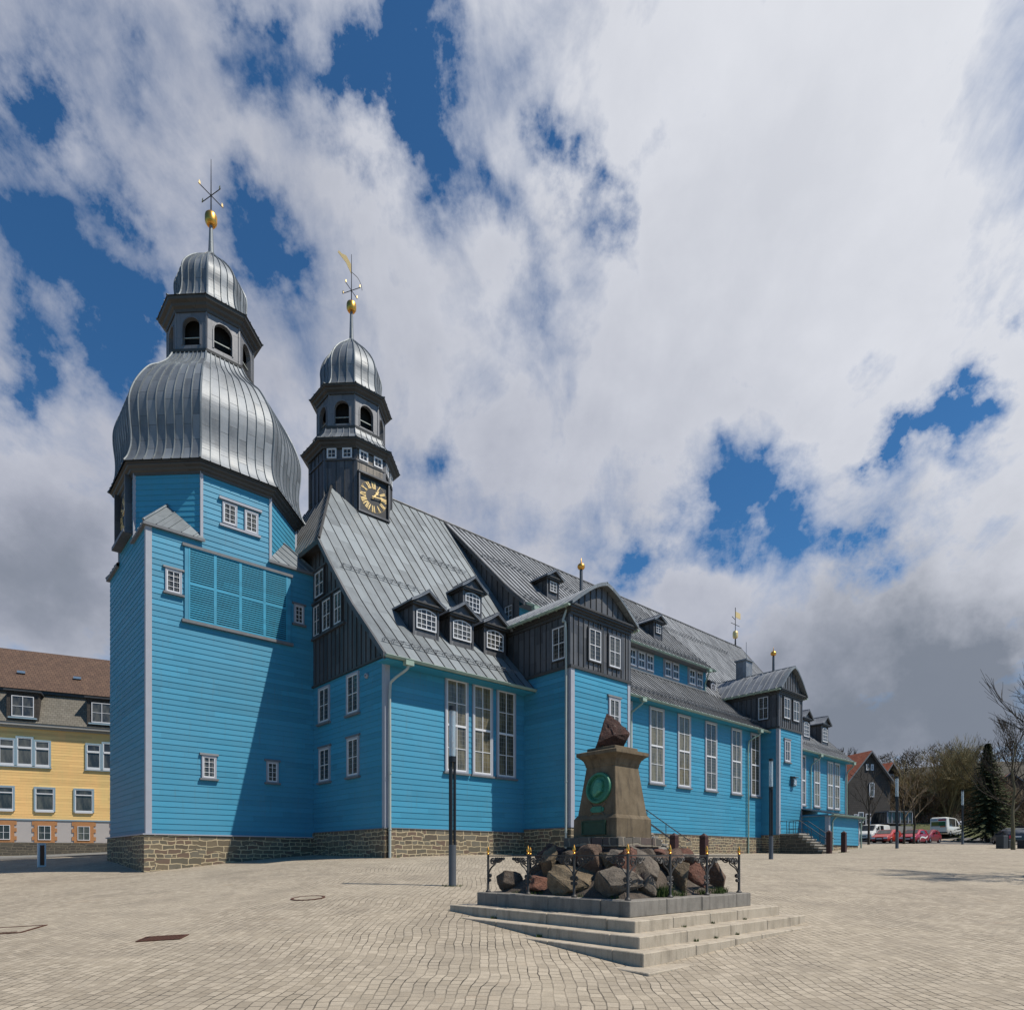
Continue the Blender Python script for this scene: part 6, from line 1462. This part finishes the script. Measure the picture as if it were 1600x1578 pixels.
def bare_tree(x, y, Ht, trunk_h, r0, label, seed, depth=4, spread=.6, up=.2, nmain=5, mats=('bark_dark','twig_brown'), leader=True, name='bare_tree', minr=.008, group=None, kids_=(2,4), Lm=.34):
    rng = random.Random(seed); z = gz(x,y)-.1; o = empty(name,(x,y,z)); tag(o,label,'tree',group)
    tr = MB(); top = Ht*.93 if leader else trunk_h*1.1
    pts = [(rng.gauss(0,.03)*i, rng.gauss(0,.03)*i, top*i/6) for i in range(7)]; pts[0] = (0,0,0)
    tr.tube(pts, r0, 10, 0, True, r0*(.12 if leader else .75)); tr.build('trunk',mats[0],o,smooth=True)
    out = []
    for k in range(nmain):
        f = k/max(1,nmain-1); h = trunk_h+(top-trunk_h)*f*.92 if leader else trunk_h*rng.uniform(.85,1.08); a_ = k*2.4+rng.uniform(-.4,.4); tilt = rng.uniform(.55,.95) if leader else rng.uniform(.25,.9)
        d = Vector((math.cos(a_)*math.sin(tilt),math.sin(a_)*math.sin(tilt),math.cos(tilt))); L = Ht*Lm*(1-.62*f if leader else 1)*rng.uniform(.8,1.1); i = min(int(h/top*6),5); tt = h/top*6-i; b_ = Vector(pts[i]).lerp(Vector(pts[i+1]),min(1,tt))
        grow(rng,b_,d,L,r0*(.42*(1-.6*f) if leader else .5),depth,out,spread,up,.62,kids_,.1,minr)
    br = MB()
    for dp, ps, ra, rb in out: br.tube(ps, ra, 5 if dp >= depth-1 else 3, 0, False, rb)
    br.build('crown',mats[1],o); return o
bare_tree(35.66,46,9.3,2.7,.15,'young bare street tree with pale trunk at the right edge',21,3,.42,.3,13,('bark_pale','bark_dark'),minr=.010,Lm=.24)
bare_tree(20.5,21.4,9.5,3.0,.15,'bare tree just outside the right edge, only its branches reach into the picture',33,4,.55,.22,11,('bark_pale','bark_dark'),minr=.008,Lm=.235)
bare_tree(34.2,62,7.6,2.6,.12,'slim bare tree in front of the brown slate house',8,3,.45,.28,8,('bark_dark','bark_dark'),minr=.010,Lm=.22,kids_=(1,3))
bare_tree(38.5,63.5,6.6,2.6,.13,'slim bare tree right behind the third street lamp',9,3,.45,.25,8,('bark_dark','twig_brown'),minr=.010,Lm=.22,kids_=(1,3))
bare_tree(39.8,64,6.8,2.6,.12,'slim bare tree in front of the crimson car',10,3,.45,.25,8,('bark_dark','twig_brown'),minr=.010,Lm=.22,kids_=(1,3))
bare_tree(62.3,92,11.0,2.4,.34,'broad round bare tree with fine olive twigs behind the white minibus',14,5,.5,.13,11,('bark_dark','twig_olive'),False,minr=.017,kids_=(3,4),Lm=.33)
for x, y, h, sd, lb in ((52.0,93,5.0,41,'brown leafless shrub left of the big round tree'),(48.8,91,5.0,42,'brown leafless shrub beside the slate house veranda'),(60.5,93.5,6.5,43,'brown leafless shrub in front of the glazed gable house'),(67.2,95,8.0,44,'brown leafless shrub between the round tree and the conifer'),(66.0,86,5.5,45,'brown leafless shrub behind the pale garden wall'),(71.5,93,8,46,'brown leafless shrub right of the conifer')):
    bare_tree(x,y,h,.5,.12,lb,sd,4,.62,.1,13,('bark_dark','twig_brown'),False,'bare_shrub',.022,'bare shrubs behind the car park',(3,4),.4)
bare_tree(63,125,15,5,.25,'tall thin bare tree on the skyline above the red roofs',51,4,.5,.25,10,('bark_dark','bark_dark'),minr=.03,Lm=.25)
bare_tree(57,122,13.5,5,.22,'thin bare tree on the skyline left of the glazed gable house',52,3,.5,.25,9,('bark_dark','bark_dark'),minr=.03,Lm=.22)
# far woodland on the hill: one mass
m = MB(); rg = random.Random(77)
for _ in range(260):
    x = rg.uniform(74,210); y = rg.uniform(128,200); i = (x+60)/8; j = (y-125)/14; z = hp(min(i,nx),min(j,ny))[2]; h = rg.uniform(3,6)
    for _k in range(34):
        a_ = rg.uniform(0,6.28); rr_ = rg.uniform(.2,2.6); t = rg.random(); q = Vector((x+rr_*math.cos(a_)*math.sqrt(max(.05,1-t*t)),y+rr_*math.sin(a_),z+h*(.25+.75*t))); d = Vector((rg.gauss(0,.7),rg.gauss(0,.7),rg.uniform(.3,1.4))); m.tube([q,q+d],.09,3,0,False,.02)
tag(m.build('woodland','brown_leaf'),kind='stuff')
# conifer
def conifer(x, y, Ht, rad, label, seed):
    rng = random.Random(seed); z = gz(x,y)-.1; o = empty('conifer_tree',(x,y,z)); tag(o,label,'tree')
    tr = MB(); tr.tube([(0,0,0),(0,0,Ht*.5),(0,0,Ht*.98)],.24,8,0,True,.02); tr.build('trunk','bark_dark',o,smooth=True)
    m = MB()
    nb = 420
    for k in range(nb):
        f = (k/nb)**.85; h = Ht*(.10+.885*f); a_ = k*2.39996+rng.uniform(-.3,.3); L = rad*(1-f)**.95*rng.uniform(.62,1.12)+.07; dr = -.18-.25*(1-f)
        d = Vector((math.cos(a_),math.sin(a_),dr)); n = max(3,int(L/.16)); side = Vector((-math.sin(a_),math.cos(a_),0))
        p0 = Vector((0,0,h)); m.tube([p0,p0+d*L],.02,3,0,False,.006)
        for i in range(n):
            t = (i+.6)/n
            for s in (-1,0,1):
                b_ = p0+d*L*t+Vector((0,0,.12*t*t)); w_ = .34*(1-.5*t)+.10
                e = (d*.55+side*s*.9+Vector((0,0,rng.uniform(-.35,.12)))).normalized()*w_*rng.uniform(.7,1.2); nn = e.cross(Vector((rng.gauss(0,.4),rng.gauss(0,.4),1))).normalized()*.07*rng.uniform(.7,1.4)
                m.face([b_-nn*.4,b_+e*.6-nn,b_+e,b_+e*.6+nn,b_+nn*.4])
    m.build('crown','conifer',o); return o
conifer(55.2,75,11.7,3.9,'tall dark green conifer behind the pale garden wall',5)

# ================================================================== SKY, SUN, CAMERA
SUN_EL = R(56); hd = -.64*A+1.0*Cx; hd = hd/np.linalg.norm(hd); sx_, sy_ = -hd[0], -hd[1]
L_ = Vector((hd[0]*math.cos(SUN_EL),hd[1]*math.cos(SUN_EL),-math.sin(SUN_EL)))
sl = bpy.data.lights.new('sun','SUN'); sl.energy = 5.0; sl.angle = R(.5); sl.color = (1,.94,.83)
so = bpy.data.objects.new('sun',sl); COL.objects.link(so); so.rotation_mode = 'QUATERNION'; so.rotation_quaternion = L_.to_track_quat('-Z','Y'); so.location = (30,-10,60)
wd = bpy.data.worlds.new('World'); sc.world = wd; wd.use_nodes = True; nt = wd.node_tree; bg = nt.nodes['Background']
sky = N(nt,'ShaderNodeTexSky',sky_type='NISHITA'); sky.sun_disc = False; sky.sun_elevation = SUN_EL; sky.sun_rotation = math.atan2(sx_,sy_); sky.altitude = 600; sky.air_density = 1.0; sky.dust_density = .3; sky.ozone_density = 3
tc = N(nt,'ShaderNodeTexCoord').outputs['Generated']
nrm_ = N(nt,'ShaderNodeVectorMath',operation='NORMALIZE'); lk(nt,tc,nrm_.inputs[0]); D_ = nrm_.outputs[0]
sp = N(nt,'ShaderNodeSeparateXYZ'); lk(nt,D_,sp.inputs[0])
den = math_(nt,'ADD',math_(nt,'MAXIMUM',sp.outputs[2],.0),.22)
pv = N(nt,'ShaderNodeCombineXYZ'); lk(nt,math_(nt,'DIVIDE',sp.outputs[0],den),pv.inputs[0]); lk(nt,math_(nt,'DIVIDE',sp.outputs[1],den),pv.inputs[1])
# streaky altocumulus on a high plane
st1 = noise_(nt,mapv(nt,pv.outputs[0],(1,1,1),(3.1,1.7,0),(0,0,R(35))),2.2,9,.60,.25)
st2 = noise_(nt,mapv(nt,pv.outputs[0],(2.6,1.0,1),(0,5,0),(0,0,R(-28))),2.1,8,.62,.5)
fbm = math_(nt,'ADD',math_(nt,'MULTIPLY',st1,.6),math_(nt,'MULTIPLY',st2,.4))
wv = N(nt,'ShaderNodeTexNoise'); lk(nt,D_,wv.inputs['Vector']); wv.inputs['Scale'].default_value = 5; wv.inputs['Detail'].default_value = 4
wv.inputs['Detail'].default_value = 9; wv.inputs['Roughness'].default_value = .6
ws_ = N(nt,'ShaderNodeVectorMath',operation='SUBTRACT'); lk(nt,wv.outputs['Color'],ws_.inputs[0]); ws_.inputs[1].default_value = (.5,.5,.5)
wk = N(nt,'ShaderNodeVectorMath',operation='SCALE'); lk(nt,ws_.outputs[0],wk.inputs[0]); wk.inputs['Scale'].default_value = .34
wd_ = N(nt,'ShaderNodeVectorMath',operation='ADD'); lk(nt,D_,wd_.inputs[0]); lk(nt,wk.outputs[0],wd_.inputs[1])
def gauss(d, s, k):
    d = Vector(d).normalized(); q = N(nt,'ShaderNodeVectorMath',operation='DISTANCE'); lk(nt,wd_.outputs[0],q.inputs[0]); q.inputs[1].default_value = d
    e = math_(nt,'MULTIPLY',math_(nt,'POWER',math_(nt,'DIVIDE',q.outputs['Value'],s),2),-1); return math_(nt,'MULTIPLY',math_(nt,'EXPONENT',e),k)
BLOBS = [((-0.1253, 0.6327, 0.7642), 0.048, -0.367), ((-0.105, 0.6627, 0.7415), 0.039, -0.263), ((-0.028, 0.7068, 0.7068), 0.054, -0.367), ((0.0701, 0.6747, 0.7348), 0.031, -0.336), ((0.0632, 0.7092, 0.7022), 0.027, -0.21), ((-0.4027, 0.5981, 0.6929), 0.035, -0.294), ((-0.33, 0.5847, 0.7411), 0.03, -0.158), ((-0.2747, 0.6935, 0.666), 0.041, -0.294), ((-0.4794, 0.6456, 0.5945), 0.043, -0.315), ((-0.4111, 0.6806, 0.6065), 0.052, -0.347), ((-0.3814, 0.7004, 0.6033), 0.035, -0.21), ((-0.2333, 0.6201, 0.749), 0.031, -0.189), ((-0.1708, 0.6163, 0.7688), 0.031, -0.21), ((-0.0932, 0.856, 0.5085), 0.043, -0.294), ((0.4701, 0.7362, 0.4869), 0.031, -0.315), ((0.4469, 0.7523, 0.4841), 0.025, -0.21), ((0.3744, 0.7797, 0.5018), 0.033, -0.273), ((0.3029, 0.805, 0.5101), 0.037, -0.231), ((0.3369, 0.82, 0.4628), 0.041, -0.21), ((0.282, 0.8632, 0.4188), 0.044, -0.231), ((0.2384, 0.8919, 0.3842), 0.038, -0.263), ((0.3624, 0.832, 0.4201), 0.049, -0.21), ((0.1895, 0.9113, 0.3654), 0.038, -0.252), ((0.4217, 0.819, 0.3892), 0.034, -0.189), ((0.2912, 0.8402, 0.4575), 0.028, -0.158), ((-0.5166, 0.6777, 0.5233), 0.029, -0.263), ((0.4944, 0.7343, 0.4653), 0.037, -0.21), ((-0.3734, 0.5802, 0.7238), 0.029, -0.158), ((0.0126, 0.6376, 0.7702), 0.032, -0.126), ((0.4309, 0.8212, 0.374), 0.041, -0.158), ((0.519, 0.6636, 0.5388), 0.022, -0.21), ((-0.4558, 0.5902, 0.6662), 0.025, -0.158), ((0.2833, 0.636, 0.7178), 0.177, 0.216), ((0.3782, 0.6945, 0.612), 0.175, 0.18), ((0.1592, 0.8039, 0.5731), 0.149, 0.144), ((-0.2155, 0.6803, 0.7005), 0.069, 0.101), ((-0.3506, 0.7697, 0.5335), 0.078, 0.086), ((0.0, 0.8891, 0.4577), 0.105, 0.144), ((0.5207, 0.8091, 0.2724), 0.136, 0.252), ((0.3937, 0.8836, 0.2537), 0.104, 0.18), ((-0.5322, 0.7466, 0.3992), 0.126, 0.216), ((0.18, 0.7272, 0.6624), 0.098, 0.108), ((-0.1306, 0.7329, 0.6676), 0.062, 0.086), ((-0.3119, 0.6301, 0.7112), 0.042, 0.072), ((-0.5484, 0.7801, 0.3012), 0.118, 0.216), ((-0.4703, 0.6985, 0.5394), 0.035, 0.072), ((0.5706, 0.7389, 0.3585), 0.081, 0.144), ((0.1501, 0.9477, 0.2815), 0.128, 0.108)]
DARKS = [((0.511, 0.8324, 0.2143), 0.133, 0.75), ((0.3998, 0.8974, 0.1866), 0.091, 0.6), ((0.5806, 0.7716, 0.2598), 0.071, 0.6), ((0.4859, 0.818, 0.3078), 0.076, 0.35), ((-0.5617, 0.7666, 0.3112), 0.097, 0.5), ((-0.5606, 0.745, 0.3614), 0.069, 0.3), ((0.6046, 0.7828, 0.1473), 0.079, 0.7), ((0.1786, 0.902, 0.393), 0.068, 0.15), ((-0.1303, 0.8224, 0.5537), 0.083, 0.15), ((-0.2345, 0.7402, 0.6302), 0.087, 0.15)]
CL_DARK, CL_LIGHT, CL_SUN, CL_GREY, SKY_TINT = (3.6,3.85,4.7), (6.0,6.2,6.95), (10.2,10.35,10.6), (1.85,2.15,2.7), (.40,.80,1.04)

cl_ = N(nt,'ShaderNodeMapRange',interpolation_type='SMOOTHSTEP'); lk(nt,sp.outputs[1],cl_.inputs[0]); cl_.inputs[1].default_value = .48; cl_.inputs[2].default_value = .15; cl_.inputs[3].default_value = 0; cl_.inputs[4].default_value = .8  # unseen sky behind and overhead stripped of cloud to weaken the ambient light
hf_ = noise_(nt,mapv(nt,D_,(1.25,1,1),(2,9,0),(0,R(30),0)),9,12,.62,.35)
fbm = math_(nt,'ADD',math_(nt,'MULTIPLY',math_(nt,'SUBTRACT',fbm,.5),1.25),math_(nt,'MULTIPLY_ADD',hf_,.56,.25))
tot = math_(nt,'SUBTRACT',fbm,cl_.outputs[0])
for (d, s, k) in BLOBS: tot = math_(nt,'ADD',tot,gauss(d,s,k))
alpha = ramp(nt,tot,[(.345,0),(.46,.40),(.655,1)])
# cloud body: lighter towards the sun's side, grey underneath and low down
sund = N(nt,'ShaderNodeVectorMath',operation='DOT_PRODUCT'); lk(nt,D_,sund.inputs[0]); sund.inputs[1].default_value = (-L_.x,-L_.y,-L_.z)
glow = ramp(nt,sund.outputs['Value'],[(.25,0),(.95,1)])
shade = noise_(nt,mapv(nt,D_,(1,1,1.3),(7,2,0)),4.5,10,.58)
shv = math_(nt,'ADD',math_(nt,'MULTIPLY',shade,.55),math_(nt,'MULTIPLY',tot,.45))
ccol = mix(nt,ramp(nt,shv,[(.38,1),(.72,0)]),CL_DARK,CL_LIGHT)
ccol = mix(nt,math_(nt,'MULTIPLY',glow,.75),ccol,CL_SUN)
dk = None
for (d, s, k) in DARKS:
    g_ = gauss(d,s,k); dk = g_ if dk is None else math_(nt,'ADD',dk,g_)
ccol = mix(nt,math_(nt,'MINIMUM',dk,.92),ccol,CL_GREY)
skyc = mix(nt,1.0,sky.outputs[0],SKY_TINT,'MULTIPLY')
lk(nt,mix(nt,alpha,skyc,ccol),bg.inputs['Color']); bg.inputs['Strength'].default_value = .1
wd.cycles.sampling_method = 'MANUAL'; wd.cycles.sample_map_resolution = 512
cam = bpy.data.cameras.new('camera'); cam.sensor_width = 36; cam.sensor_fit = 'HORIZONTAL'; cam.lens = 36*1010/1600; cam.shift_y = (1340-789)/1600; cam.clip_end = 3000; cam.clip_start = .1
co = bpy.data.objects.new('camera',cam); COL.objects.link(co); co.location = (0,0,0); co.rotation_euler = (math.pi/2,0,0); sc.camera = co
sc.view_settings.view_transform = 'Standard'; sc.view_settings.look = 'None'; sc.view_settings.gamma = 1; sc.view_settings.exposure = 0
sc.cycles.max_bounces = 6; sc.cycles.transparent_max_bounces = 6
